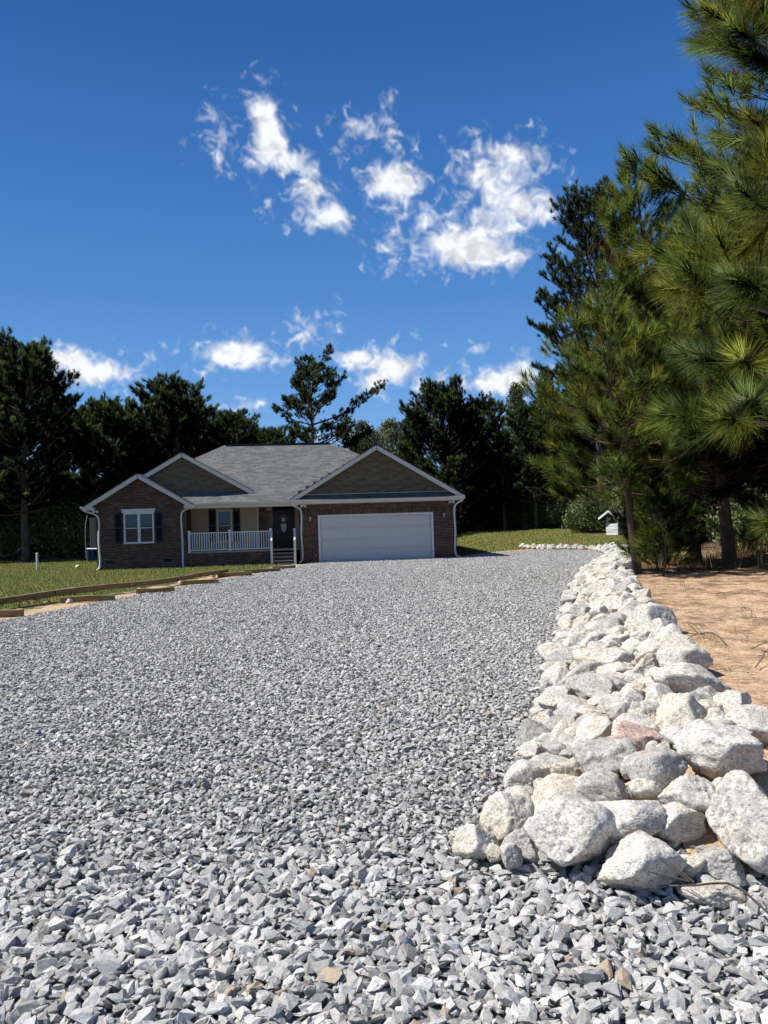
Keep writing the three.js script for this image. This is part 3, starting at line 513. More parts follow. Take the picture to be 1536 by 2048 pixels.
  for (let k = 0; k < 4; k++) { const z0 = -.30 + k * .26, y = .60 - (k + 1) * .145; const s = part(house, 'step', [box(7.06, 7.92, -.05, y - .03, k === 0 ? -.30 : z0, z0 + .26)], brickMats[4]); part(s, 'tread', [box(7.04, 7.94, y - .03, y + .005, z0, z0 + .275)], M.stone); }
  {
    const rz = -.06, rail = new THREE.Group(); rail.name = 'porch_rail'; house.add(rail);
    part(rail, 'top_rail', [box(3.66, 7.0, 1.36, 1.40, rz - .03, rz + .03)], M.white); part(rail, 'bottom_rail', [box(3.66, 7.0, .655, .695, rz - .03, rz + .03)], M.white);
    for (const x of [3.66, 5.30, 6.98]) { part(rail, 'rail_post', [box(x - .045, x + .045, .60, 1.46, rz - .045, rz + .045)], M.white); part(rail, 'post_cap', [box(x - .06, x + .06, 1.46, 1.49, rz - .06, rz + .06)], M.white); }
    for (let x = 3.78; x < 6.94; x += .097) if (Math.abs(x - 5.30) > .07) part(rail, 'baluster', [box(x - .017, x + .017, .695, 1.36, rz - .017, rz + .017)], M.white);
    for (const x of [7.02, 7.96]) {
      const st = new THREE.Group(); st.name = 'stair_rail'; house.add(st);
      part(st, 'rail_post', [box(x - .045, x + .045, -.05, .98, .72, .81)], M.white); part(st, 'post_cap', [box(x - .055, x + .055, .98, 1.01, .71, .82)], M.white);
      if (x > 7.5) part(st, 'rail_post', [box(x - .045, x + .045, .60, 1.46, -.105, -.015)], M.white);
      part(st, 'handrail', [bar([x, 1.38, -.03], [x, .94, .74], .06, .05)], M.white); part(st, 'bottom_rail', [bar([x, .72, -.03], [x, .20, .74], .05, .04)], M.white);
      for (let k = 1; k < 7; k++) { const t = k / 7, z = lerp(-.03, .74, t); part(st, 'baluster', [box(x - .016, x + .016, lerp(.72, .2, t), lerp(1.37, .93, t), z - .016, z + .016)], M.white); }
    }
  }
  // meter pipe on the garage corner
  part(house, 'tap', [box(8.80, 8.83, .28, .34, .0, .06)], M.metal);
  thing(house, 'brick_house', 'single-storey brick house with grey shingle roof, siding gables and white garage door', 'house');
}

// ---------------------------------------------------------------- foliage pieces
function tuftShape(n, len, width, shoot, seed, bend = .25, curved = true) {     // a pine shoot: needles round a short axis along +y
  const r = mulberry(seed), pos = [], nor = [];
  for (let k = 0; k < n; k++) {
    const t = Math.pow(r(), .8), y = shoot * t, az = R(0, 6.283, r), th = lerp(1.3, .12, Math.pow(t, 1.1)) + R(-.25, .25, r), L = len * R(.75, 1.1, r) * lerp(.85, 1.05, t);
    const d = V(Math.sin(th) * Math.cos(az), Math.cos(th), Math.sin(th) * Math.sin(az)), s = V(-Math.sin(az), R(-.3, .3, r), Math.cos(az)).normalize(), b = V(0, y, 0), out = V(Math.cos(az), 0, Math.sin(az));
    const w = width / 2, a0 = b.clone().addScaledVector(s, w), a1 = b.clone().addScaledVector(s, -w), tip = b.clone().addScaledVector(d, L).addScaledVector(out, L * bend * .4), n0 = V(0, 0, 0).crossVectors(s, d).normalize();
    if (curved) { const m = b.clone().addScaledVector(d, L * .55), m0 = m.clone().addScaledVector(s, w), m1 = m.clone().addScaledVector(s, -w); for (const p of [a0, a1, m0, a1, m1, m0, m0, m1, tip]) { pos.push(p.x, p.y, p.z); nor.push(n0.x, n0.y, n0.z); } }
    else for (const p of [a0, a1, tip]) { pos.push(p.x, p.y, p.z); nor.push(n0.x, n0.y, n0.z); }
  }
  const g = new THREE.BufferGeometry(); g.setAttribute('position', new THREE.Float32BufferAttribute(pos, 3)); g.setAttribute('normal', new THREE.Float32BufferAttribute(nor, 3)); return g;
}
function leafClump(n, size, radius, seed) {
  const r = mulberry(seed), pos = [], nor = [];
  for (let k = 0; k < n; k++) {
    const c = V(R(-1, 1, r), R(-1, 1, r), R(-1, 1, r)).multiplyScalar(radius), a = V(R(-1, 1, r), R(-1, 1, r), R(-1, 1, r)).normalize(), b = V(R(-1, 1, r), R(-.5, 1, r), R(-1, 1, r)).cross(a).normalize(), s = size * R(.6, 1.2, r);
    const p = [c.clone().addScaledVector(a, s), c.clone().addScaledVector(b, s * .45), c.clone().addScaledVector(a, -s), c.clone().addScaledVector(b, -s * .45)], nn = a.clone().cross(b);
    for (const i of [0, 1, 2, 0, 2, 3]) { pos.push(p[i].x, p[i].y, p[i].z); nor.push(nn.x, nn.y, nn.z); }
  }
  const g = new THREE.BufferGeometry(); g.setAttribute('position', new THREE.Float32BufferAttribute(pos, 3)); g.setAttribute('normal', new THREE.Float32BufferAttribute(nor, 3)); return g;
}
const TUFT = { near: [1, 2, 3].map(s => tuftShape(330, .195, .0027, .19, 500 + s, .35)), mid: [1, 2, 3].map(s => tuftShape(54, .27, .0095, .17, 510 + s, .3)), far: [1, 2].map(s => tuftShape(64, .25, .028, .18, 520 + s, .15, false)) };
const LEAF = [leafClump(26, .085, .24, 530), leafClump(26, .07, .22, 531)];
const UP = V(0, 1, 0);
function crownMesh(parent, geos, mat, spots, palette, r, name = 'crown') {        // spots: [pos, dir, scale]
  const sets = geos.map(() => []); for (const s of spots) sets[Math.floor(r() * geos.length)].push(s);
  let first = true;
  sets.forEach((list, gi) => {
    if (!list.length) return; const im = new THREE.InstancedMesh(geos[gi], mat, list.length), q = new THREE.Quaternion(), tw = new THREE.Quaternion(), m = new THREE.Matrix4(), c = new THREE.Color();
    list.forEach(([p, d, s, tint], i) => { q.setFromUnitVectors(UP, d); tw.setFromAxisAngle(UP, R(0, 6.283, r)); q.multiply(tw); m.compose(p, q, V(s, s, s)); im.setMatrixAt(i, m); const pal = palette[tint ?? Math.floor(r() * palette.length)], k = R(.8, 1.2, r); c.setRGB(pal[0] * k, pal[1] * k, pal[2] * k); im.setColorAt(i, c); });
    im.name = name; im.userData.kind = 'stuff'; im.castShadow = im.receiveShadow = true; parent.add(im);
  });
}
const PAL = {
  young: [[.36, .46, .09], [.31, .43, .10], [.43, .49, .09], [.26, .38, .12], [.47, .48, .10], [.32, .44, .15]],
  mature: [[.175, .275, .115], [.150, .255, .120], [.225, .300, .105], [.135, .230, .115], [.265, .295, .105]],
  dead: [[.24, .10, .035]],
  broad: [[.125, .170, .040], [.105, .150, .042], [.150, .180, .042]],
  pale: [[.18, .21, .09], [.15, .19, .09]],
  cedar: [[.10, .155, .07], [.12, .16, .07], [.15, .17, .075]],
};
// a pine: o.H height, o.base crown base, o.Rad crown radius, o.trunk radius, o.bend path offsets, o.geos, o.mat, o.pal
function pine(o) {
  const r = mulberry(o.seed), g = new THREE.Group(), H = o.H, path = (o.path ?? [[0, 0, 0], [R(-.1, .1, r), .35 * H, R(-.1, .1, r)], [R(-.2, .2, r), .7 * H, R(-.2, .2, r)], [R(-.25, .25, r), H, R(-.25, .25, r)]]).map(p => V(...p)), curve = new THREE.CatmullRomCurve3(path);
  const wood = [tube(path, o.trunk, o.trunk * .12, 16, 9, .12)], spots = [], ts = o.ts ?? 1;
  const add = (p, d, s, dead) => spots.push([p.clone(), d.clone().normalize(), s * ts * R(.8, 1.15, r), dead ? o.pal.length - 1 : Math.floor(r() * (o.pal.length - 1))]);
  const profile = o.profile ?? (t => Math.pow(1 - t, .75) * (.55 + .45 * Math.min(1, t * 4)) + .12);
  const step = o.step ?? .32;
  for (let y = o.base; y < H - .15; y += step * R(.8, 1.2, r)) {
    const t = (y - o.base) / (H - o.base), n = Math.round(R(...(o.per ?? [3, 5.4]), r)), a0 = R(0, 6.283, r);
    for (let k = 0; k < n; k++) {
      const az = a0 + k / n * 6.283 + R(-.4, .4, r), side = o.lop ? 1 + o.lop[0] * Math.cos(az - o.lop[1]) : 1, L = o.Rad * profile(t) * R(.65, 1.12, r) * side; if (L < .12) continue;
      const p0 = curve.getPoint(clamp(y / H, 0, 1)), el = lerp(o.el0 ?? .05, o.el1 ?? .95, t) + R(-.18, .18, r), d0 = V(Math.cos(az) * Math.cos(el), Math.sin(el), Math.sin(az) * Math.cos(el));
      const mid = p0.clone().addScaledVector(d0, L * .55).add(V(0, -.04 * L + R(-.05, .05, r) * L, 0)), end = p0.clone().addScaledVector(d0, L).add(V(R(-.1, .1, r) * L, (o.up ?? .16) * L, R(-.1, .1, r) * L));
      const c = new THREE.CatmullRomCurve3([p0, mid, end]), br = Math.max(.006, o.trunk * (o.limb ?? .22) * Math.min(1, L / o.Rad + .15) * (1 - .4 * t));
      wood.push(tube([p0, mid, end], br, br * .3, 5, 4));
      const ns = Math.max(2, Math.round(L * (o.shoots ?? 6)));
      const bare = o.bare ?? .3;
      for (let j = 0; j < ns; j++) {
        const s = lerp(bare, 1, (j + r()) / ns), p = c.getPoint(s), tan = c.getTangent(s), sd = V(-tan.z, R(-.15, .5, r), tan.x).normalize().multiplyScalar(r() < .5 ? -1 : 1); sd.y = Math.abs(sd.y) * R(-.2, 1.2, r);
        const dir = tan.clone().multiplyScalar(R(.5, 1, r)).addScaledVector(sd, R(.4, 1.1, r)).add(V(0, R(.05, .5, r), 0)).normalize(), sl = (o.twig ?? .28) * L * (1.15 - s) + R(.05, .2, r) * (o.twigMin ?? 1), e = p.clone().addScaledVector(dir, sl);
        if (sl > .12) wood.push(tube([p, e], br * .28 + .003, br * .1 + .003, 1, 3));
        const nt = o.cluster ?? 1; add(e, dir.clone().add(V(0, .3, 0)), 1, r() < (o.dead ?? 0));
        if (sl > .3 && !o.sparse) add(p.clone().lerp(e, .55), dir.clone().add(V(R(-.5, .5, r), .3, R(-.5, .5, r))), .9, r() < (o.dead ?? 0) * 2);
        for (let q = 1; q < nt; q++) add(e.clone().add(V(R(-1, 1, r), R(-.6, .8, r), R(-1, 1, r)).multiplyScalar(o.clR ?? .25)), dir.clone().add(V(R(-1, 1, r), R(0, 1, r), R(-1, 1, r))), R(.8, 1.1, r));
      }
      add(end, c.getTangent(1).add(V(0, .4, 0)), 1.1);
    }
  }
  // dead lower twigs
  if (o.snags) for (let k = 0; k < o.snags; k++) { const y = R(.12 * H, o.base * 1.1, r), p = curve.getPoint(y / H), az = R(0, 6.283, r), L = R(.3, 1.2, r); const e = p.clone().add(V(Math.cos(az) * L, R(-.2, .3, r) * L, Math.sin(az) * L)); wood.push(tube([p, p.clone().lerp(e, .5).add(V(0, R(-.08, .08, r), 0)), e], .008, .003, 4, 3)); }
  add(curve.getPoint(1), UP, 1.2);
  part(g, 'trunk', mergeGeometries(wood), o.bark ?? M.bark);
  crownMesh(g, o.geos, o.mat, spots, o.pal, r);
  g.userData.tufts = spots.length; return g;
}
function leafTree(o) {
  const r = mulberry(o.seed), g = new THREE.Group(), wood = [tube([V(0, 0, 0), V(R(-.1, .1, r), o.H * .4, 0), V(R(-.2, .2, r), o.H * .85, R(-.2, .2, r))], o.trunk, o.trunk * .2, 8, 7, .1)], spots = [];
  for (let k = 0; k < o.n; k++) {
    const y = lerp(o.base, o.H, Math.pow(r(), .9)), t = (y - o.base) / (o.H - o.base), az = R(0, 6.283, r), q = Math.sqrt(R(.12, 1, r)) * o.Rad * o.profile(t) * (1 + .5 * simplex.noise3d(Math.cos(az) * 1.6, y * .8 + o.seed, Math.sin(az) * 1.6));
    const p = V(Math.cos(az) * q, y + R(-.2, .2, r), Math.sin(az) * q); spots.push([p, V(R(-1, 1, r), R(-.2, 1, r), R(-1, 1, r)).normalize(), (o.ts ?? 1) * R(.7, 1.3, r)]);
    if (k % 14 === 0) wood.push(tube([V(0, Math.max(.1, y - q * .6), 0), p], o.trunk * .3, .006, 2, 3));
  }
  part(g, 'trunk', mergeGeometries(wood), o.bark ?? M.barkGrey); crownMesh(g, o.geos ?? LEAF, o.mat ?? M.leaf, spots, o.pal, r); return g;
}

// ---------------------------------------------------------------- the near pines beside the border
const ground = (x, d) => land(x, d);
{
  const pal = [...PAL.young, ...PAL.dead], mid = { geos: TUFT.mid, mat: M.needles, pal };
  const G = 'young pines beside the sand bank';
  const put = (o, x, d, label, name = 'young_pine') => { o.position.set(x, ground(x, d) - .05, -d); return thing(o, name, label, 'pine tree', G); };
  put(pine({ ...mid, seed: 61, H: 5.8, base: 2.25, Rad: 2.35, trunk: .10, path: [[0, 0, 0], [-.14, 1.2, 0], [-.24, 2.4, .05], [-.5, 4, .1], [-.7, 5.6, 0]], step: .27, per: [3.5, 5.5], shoots: 4.8, dead: .02, snags: 10, el0: -.05 }), 5.55, 17.0, 'thin leaning pine at the border with a bare dark lower trunk, nearest the gravel');
  put(pine({ ...mid, seed: 62, H: 9.6, base: 2.2, Rad: 2.7, trunk: .15, path: [[0, 0, 0], [-.18, 1.7, 0], [-.42, 3.3, 0], [-.72, 5.2, 0], [-1.0, 7.4, 0], [-1.2, 9.6, 0]], step: .27, per: [3.6, 5.6], shoots: 4.8, dead: .02, snags: 18, el0: -.05 }), 7.65, 19.0, 'tall pine with a long dark trunk curving towards the driveway');
  put(pine({ ...mid, seed: 63, H: 7.2, base: 2.7, Rad: 2.3, trunk: .20, bark: M.barkGrey, step: .30, shoots: 4.8, dead: .02, snags: 8 }), 6.95, 19.6, 'pine with a thick grey flaking base between two darker trunks');
  put(pine({ ...mid, seed: 64, H: 9.0, base: 3.0, Rad: 2.4, trunk: .16, step: .30, shoots: 4.8, dead: .025, snags: 16, path: [[0, 0, 0], [-.15, 2, 0], [-.25, 5, .1], [-.3, 9, 0]] }), 8.2, 18.4, 'dark-trunked pine with dry stalks round its foot');
  put(pine({ ...mid, seed: 65, H: 2.3, base: .35, Rad: .95, trunk: .03, step: .2, shoots: 7, snags: 0 }), 6.2, 17.6, 'small bright green pine sapling in front of the thick grey base');
  put(pine({ ...mid, seed: 66, H: 9.5, base: 2.4, Rad: 2.3, trunk: .10, step: .3, shoots: 4.8, snags: 16, dead: .02 }), 9.3, 17.2, 'pine further into the trees with bare grey twigs on its trunk');
  put(pine({ ...mid, seed: 67, H: 1.6, base: .25, Rad: .6, trunk: .02, step: .2, shoots: 7 }), 5.75, 16.1, 'tiny pine sapling at the foot of the thin leaning pine');
  // the big one whose boughs fill the upper corner
  put(pine({ ...mid, seed: 71, H: 11.2, base: 4.7, Rad: 3.6, trunk: .13, step: .27, per: [3.6, 5.8], shoots: 4.6, dead: .02, snags: 16, el0: -.05, ts: 1.05, path: [[0, 0, 0], [.1, 3, 0], [0, 7, 0], [-.2, 10.8, 0]] }), 7.0, 11.0, 'large pine whose dense boughs fill the upper corner of the frame', 'pine_tree');
  put(pine({ ...mid, seed: 72, H: 9.0, base: 3.2, Rad: 2.7, trunk: .11, step: .30, shoots: 4.6, dead: .02, snags: 14 }), 8.6, 13.6, 'pine behind the large upper-corner one, half hidden by its boughs', 'pine_tree');
  put(pine({ ...mid, seed: 73, H: 8.4, base: 3.0, Rad: 2.4, trunk: .10, step: .30, shoots: 4.6, dead: .02, snags: 12 }), 8.1, 15.2, 'mid-sized pine whose boughs overhang the sand bank', 'pine_tree').rotation.y = 1;
  // nearest bough: a pine standing out of frame, with long-needled shoots reaching in
  const near = new THREE.Group(), r = mulberry(88), wood = [tube([V(0, 0, 0), V(.05, 2.4, 0), V(0, 5, 0), V(.1, 7.5, 0)], .10, .02, 14, 10, .12)], spots = [], B = V(3.55, ground(3.55, 4.9), -4.9);
  const limb = (h, tips, rad = .016) => { const p0 = V(.02, h, 0); for (const [x, y, d, n = 3, s = 1] of tips) { const e = V(x, y, -d).sub(B), m = p0.clone().lerp(e, .5).add(V(0, -.10, R(-.08, .08, r))); wood.push(tube([p0, m, e], rad, .006, 8, 5)); const dir = e.clone().sub(m).normalize(); for (let k = 0; k < n; k++) { const dd = dir.clone().add(V(R(-.9, .9, r), R(-.5, .8, r), R(-.9, .9, r)).multiplyScalar(k ? 1 : .25)).normalize(), q = e.clone().addScaledVector(dir, -.11 * k).addScaledVector(dd, .06 * k); if (k) wood.push(tube([e.clone().addScaledVector(dir, -.14 * k), q], .006, .004, 1, 4)); spots.push([q, dd, s * R(.9, 1.1, r), Math.floor(r() * 6)]); } } };
  limb(1.85, [[1.56, 2.06, 3.75, 3], [1.70, 2.36, 3.85, 3], [1.72, 2.02, 3.6, 2]], .02);
  limb(2.45, [[1.78, 2.78, 4.2, 3], [2.0, 2.74, 4.0, 3], [1.95, 3.0, 4.4, 2]], .02);
  limb(2.9, [[2.12, 3.24, 4.2, 3], [2.3, 3.6, 4.7, 3], [2.0, 3.3, 5.2, 3]], .018);
  limb(3.7, [[2.2, 4.46, 4.6, 4], [2.38, 4.24, 4.6, 3], [2.5, 4.6, 4.3, 3], [2.45, 3.95, 4.9, 3]], .018);
  limb(4.4, [[2.6, 5.0, 5.6, 3], [2.75, 5.3, 5.0, 3]], .016);
  limb(1.3, [[2.40, 1.50, 4.6, 1, .9]], .012);
  for (let k = 0; k < 70; k++) { const y = R(1.4, 7.4, r), a = R(-1.4, 1.4, r), L = R(.5, 1.2, r) * (1.1 - y / 9), p0 = V(.02, y, 0), e = V(Math.cos(a) * L, y + R(.1, .5, r), Math.sin(a) * L); wood.push(tube([p0, e], .011, .005, 3, 4)); for (let q = 0; q < 3; q++) spots.push([p0.clone().lerp(e, 1 - .16 * q), e.clone().sub(p0).normalize().add(V(R(-.7, .7, r), R(-.2, .8, r), R(-.7, .7, r))).normalize(), 1, Math.floor(r() * 6)]); }
  part(near, 'trunk', mergeGeometries(wood), M.barkGrey); crownMesh(near, TUFT.near, M.needles, spots, PAL.young, r);
  near.position.copy(B); thing(near, 'longleaf_pine', 'nearest pine reaching in with long needle tufts like green starbursts', 'pine tree', G);
}

// ---------------------------------------------------------------- the wood round the clearing
{
  const far = { geos: TUFT.far, mat: M.farNeedles, pal: [...PAL.mature, ...PAL.dead] };
  const round = t => Math.sqrt(Math.max(0, 1 - Math.pow(1.75 * t - .75, 2))) * .95 + .06;
  const proto = [
    pine({ ...far, seed: 201, H: 12.6, base: 3.0, Rad: 3.6, trunk: .26, step: .46, per: [3.5, 5.5], shoots: 5, cluster: 2, clR: .3, twig: .34, profile: round, ts: 1.2, limb: .28, snags: 10 }),
    pine({ ...far, seed: 202, H: 11.4, base: 1.6, Rad: 4.2, trunk: .26, step: .42, per: [4, 6], shoots: 4.8, cluster: 2, clR: .35, twig: .34, profile: round, ts: 1.3, limb: .25 }),
    pine({ ...far, seed: 203, H: 12.0, base: 2.4, Rad: 3.2, trunk: .22, step: .46, per: [3.5, 5.5], shoots: 5, cluster: 2, clR: .3, twig: .34, ts: 1.15, limb: .25, snags: 14 }),
    pine({ ...far, seed: 204, H: 9.5, base: .8, Rad: 3.2, trunk: .18, step: .42, per: [4, 6], shoots: 5, cluster: 2, clR: .3, twig: .34, ts: 1.15, limb: .25, profile: t => Math.pow(1 - t, .8) * .9 + .1 }),
  ];
  const rr = mulberry(77);
  const use = proto.map(() => 0);
  const place = (k, x, d, s, label, group, sy = 1, name = 'pine_tree', turn = R(0, 6.28, rr)) => { const o = use[k]++ ? proto[k].clone() : proto[k]; o.position.set(x, land(x, d) - .1, -d); o.rotation.set(0, turn, 0); o.scale.set(s, s * sy, s); return thing(o, name, label, 'pine tree', group); };
  // trees one can point to
  place(0, -21.6, 46.5, .97, 'tallest dark pine at the clearing edge, with a thick trunk, beyond the white stake', 'wood edge');
  place(1, -15.3, 56, .94, 'broad round-crowned pine rising behind the brick wing gable', 'wood edge');
  place(1, 4.9, 62, .93, 'broad round-crowned pine rising just past the garage gable peak', 'wood edge', 1.0);
  place(0, 9.2, 71, .88, 'round-headed pine behind the broad one beside the garage', 'wood edge');
  // the open pine above the ridge
  { const o = pine({ ...far, seed: 221, H: 13.4, base: 6.2, Rad: 4.3, trunk: .24, step: .52, per: [3, 4.6], shoots: 4.4, cluster: 4, clR: .34, twig: .22, bare: .45, profile: t => (t < .45 ? 1 : 1.28 - t * .85) * (.75 + .25 * Math.sin(t * 21)), ts: 1.0, limb: .34, el0: .25, el1: .7, up: .12, lop: [.15, 0], sparse: true }); o.position.set(-5.2, -.5, -58); thing(o, 'pine_tree', 'open-crowned pine with visible limbs standing above the roof ridge', 'pine tree', 'wood edge'); }
  { const o = pine({ ...far, seed: 222, H: 19.2, base: 7.5, Rad: 3.9, trunk: .27, step: .5, per: [3, 5], shoots: 4, cluster: 2, clR: .3, twig: .28, profile: round, ts: 1.05, limb: .3, bare: .35 }); o.position.set(15.8, .1, -56); o.scale.setScalar(1.2); thing(o, 'pine_tree', 'very tall mature pine showing above the young pines beside the border', 'pine tree', 'wood edge'); }
  place(2, -25.8, 47.5, 1.0, 'dark pine at the frame side of the tallest one', 'wood edge'); place(1, -18.4, 52.5, .78, 'lower bushy pine between the tallest pine and the brick wing', 'wood edge');
  // fill
  const fills = [[-31, 48], [-24, 51], [-28, 54], [-20, 56], [-35, 51], [-16, 60], [-24, 60], [-11.5, 59], [-9, 63], [-13, 66], [-2, 64], [-7, 69], [-19, 64], [-31, 60]];
  for (const [x, d] of fills) place(Math.floor(rr() * 4), x, d, (x > -13 ? .72 : .86) * R(.92, 1.06, rr), x < -14 ? 'dark pine standing among others deep in the wood past the brick wing' : 'low pine in the line of trees showing just over the roof', x < -14 ? 'pines of the wood past the wing' : 'pines behind the roof');
  for (const [x, d, s] of [[2.6, 68, .72], [7.2, 66, .72], [10.5, 67, .8], [12.4, 64, .72], [14.6, 62, .85], [8.2, 75, .85], [12, 73, .85], [16, 68, .95], [16.5, 58, .9], [19, 53, 1], [19.5, 62, 1], [17.5, 46, .9], [4.2, 74, .8], [15, 78, 1], [22, 56, 1], [9.6, 61.5, .62], [11.8, 60, .70], [13.4, 58, .66], [7.6, 63, .6]]) place([0, 1, 2, 3, 3][Math.floor(rr() * 5)], x, d, s * R(.94, 1.05, rr), 'dense pine in the wood across the field, ' + (d > 67 ? 'in its back rows ' : 'in its front row ') + (x < 9 ? 'near the garage' : x < 14.5 ? 'behind the far rocks' : 'behind the young pines'), 'pines beyond the field');
  for (const [x, d] of [[11.5, 21.5], [13.8, 18.5], [15.8, 24], [12.8, 27], [17, 20], [18.5, 29], [15.2, 32], [20, 36], [16.4, 38], [11.2, 15.6], [13.5, 14.6], [21, 25]]) place([2, 3, 2][Math.floor(rr() * 3)], x, d, R(.66, .86, rr), 'pine in the shaded wood behind the young pines', 'pines behind the young ones');
  // conical evergreens and broadleaf trees beyond the field
  const cone = t => Math.pow(1 - t, .85) + .05;
  for (const [x, d, H, s, label] of [[11.4, 65, 12.0, 41, 'pointed dark conical evergreen standing above the wood beyond the field'], [13.4, 62.5, 12.8, 42, 'taller ragged conical evergreen next to the young pines'], [2.2, 70, 10.6, 43, 'slim pointed tree top beside the pale green tree']]) { const o = leafTree({ seed: 300 + s, H, base: .6, Rad: s === 43 ? 1.2 : 2.1, trunk: .16, n: 1500, profile: cone, pal: PAL.cedar, ts: 1.25 }); o.position.set(x, land(x, d) - .1, -d); thing(o, 'conical_evergreen', label, 'evergreen', 'wood edge'); }
  { const o = leafTree({ seed: 350, H: 10.9, base: 3, Rad: 2.6, trunk: .18, n: 900, profile: t => Math.sin(Math.PI * clamp(t, .03, .97)) * .9 + .1, pal: PAL.pale, ts: 1.5 }); o.position.set(.9, .1, -76); thing(o, 'broadleaf_tree', 'pale grey-green broadleaf tree peeking out behind the garage gable', 'tree', 'wood edge'); }
  { const o = leafTree({ seed: 351, H: 9.6, base: 3, Rad: 2.0, trunk: .15, n: 700, profile: t => Math.sin(Math.PI * clamp(t, .03, .97)) * .9 + .1, pal: PAL.cedar, ts: 1.3 }); o.position.set(-1.6, .0, -66); thing(o, 'small_tree', 'small dark tree top in the gap between the roof ridge and garage peak', 'tree', 'wood edge'); }
  // understorey
  const bushes = [360, 361, 362].map((s, i) => leafTree({ seed: s, H: [3.2, 2.4, 4.2][i], base: .15, Rad: [1.7, 1.5, 1.8][i], trunk: .04, n: [620, 480, 760][i], profile: t => Math.sin(Math.PI * clamp(t * .85 + .12, .05, .97)) * .9 + .12, pal: PAL.broad, ts: 1.25 }));
  let nb = [0, 0, 0];
  const bush = (x, d, s, label, group) => { const k = Math.floor(rr() * 3), o = nb[k]++ ? bushes[k].clone() : bushes[k]; o.position.set(x, land(x, d) - .05, -d); o.rotation.y = R(0, 6.28, rr); o.scale.setScalar(s); thing(o, 'undergrowth_bush', label, 'bush', group); };
  for (let x = -38; x < -15; x += 1.9) for (const q of [0, 1]) bush(x + R(-.7, .7, rr), 52 + q * 6 + R(-1, 1, rr), R(.8, 1.3, rr), (q ? 'back-row' : 'front-row') + ' leafy bush of the undergrowth past the brick wing, ' + (x < -26 ? 'towards the frame edge' : x < -20.5 ? 'behind the tallest pine' : 'towards the trampoline'), 'undergrowth past the wing');
  for (let x = -15; x < 4; x += 2.4) bush(x, 60 + R(-1, 1, rr), R(.9, 1.3, rr), 'leafy bush behind the house under the trees', 'undergrowth behind the house');
  for (let x = 3.5; x < 17; x += 1.25) bush(x + R(-.5, .5, rr), lerp(66, 57, sstep(9, 17, x)) + R(-1, 1, rr), R(.7, 1.15, rr), 'leafy bush along the wood edge across the field', 'undergrowth across the field');
  for (const [x, d, s] of [[17.0, 51.6, 1.1], [17.4, 49, 1.2], [13.9, 53, .8], [18, 45, 1.2], [16.6, 42, 1]]) bush(x, d, s, 'leafy bush crowding round the little white shelter', 'bushes round the shelter');
  for (const [x, d] of [[12.6, 20.8], [13.2, 22.4], [11.9, 25], [14.4, 17.6], [15.5, 20.4], [14, 26], [17, 24], [12.6, 16.6]]) bush(x, d, R(.6, .9, rr), 'shaded bush behind the trunks of the young pines', 'undergrowth behind the young pines');
}

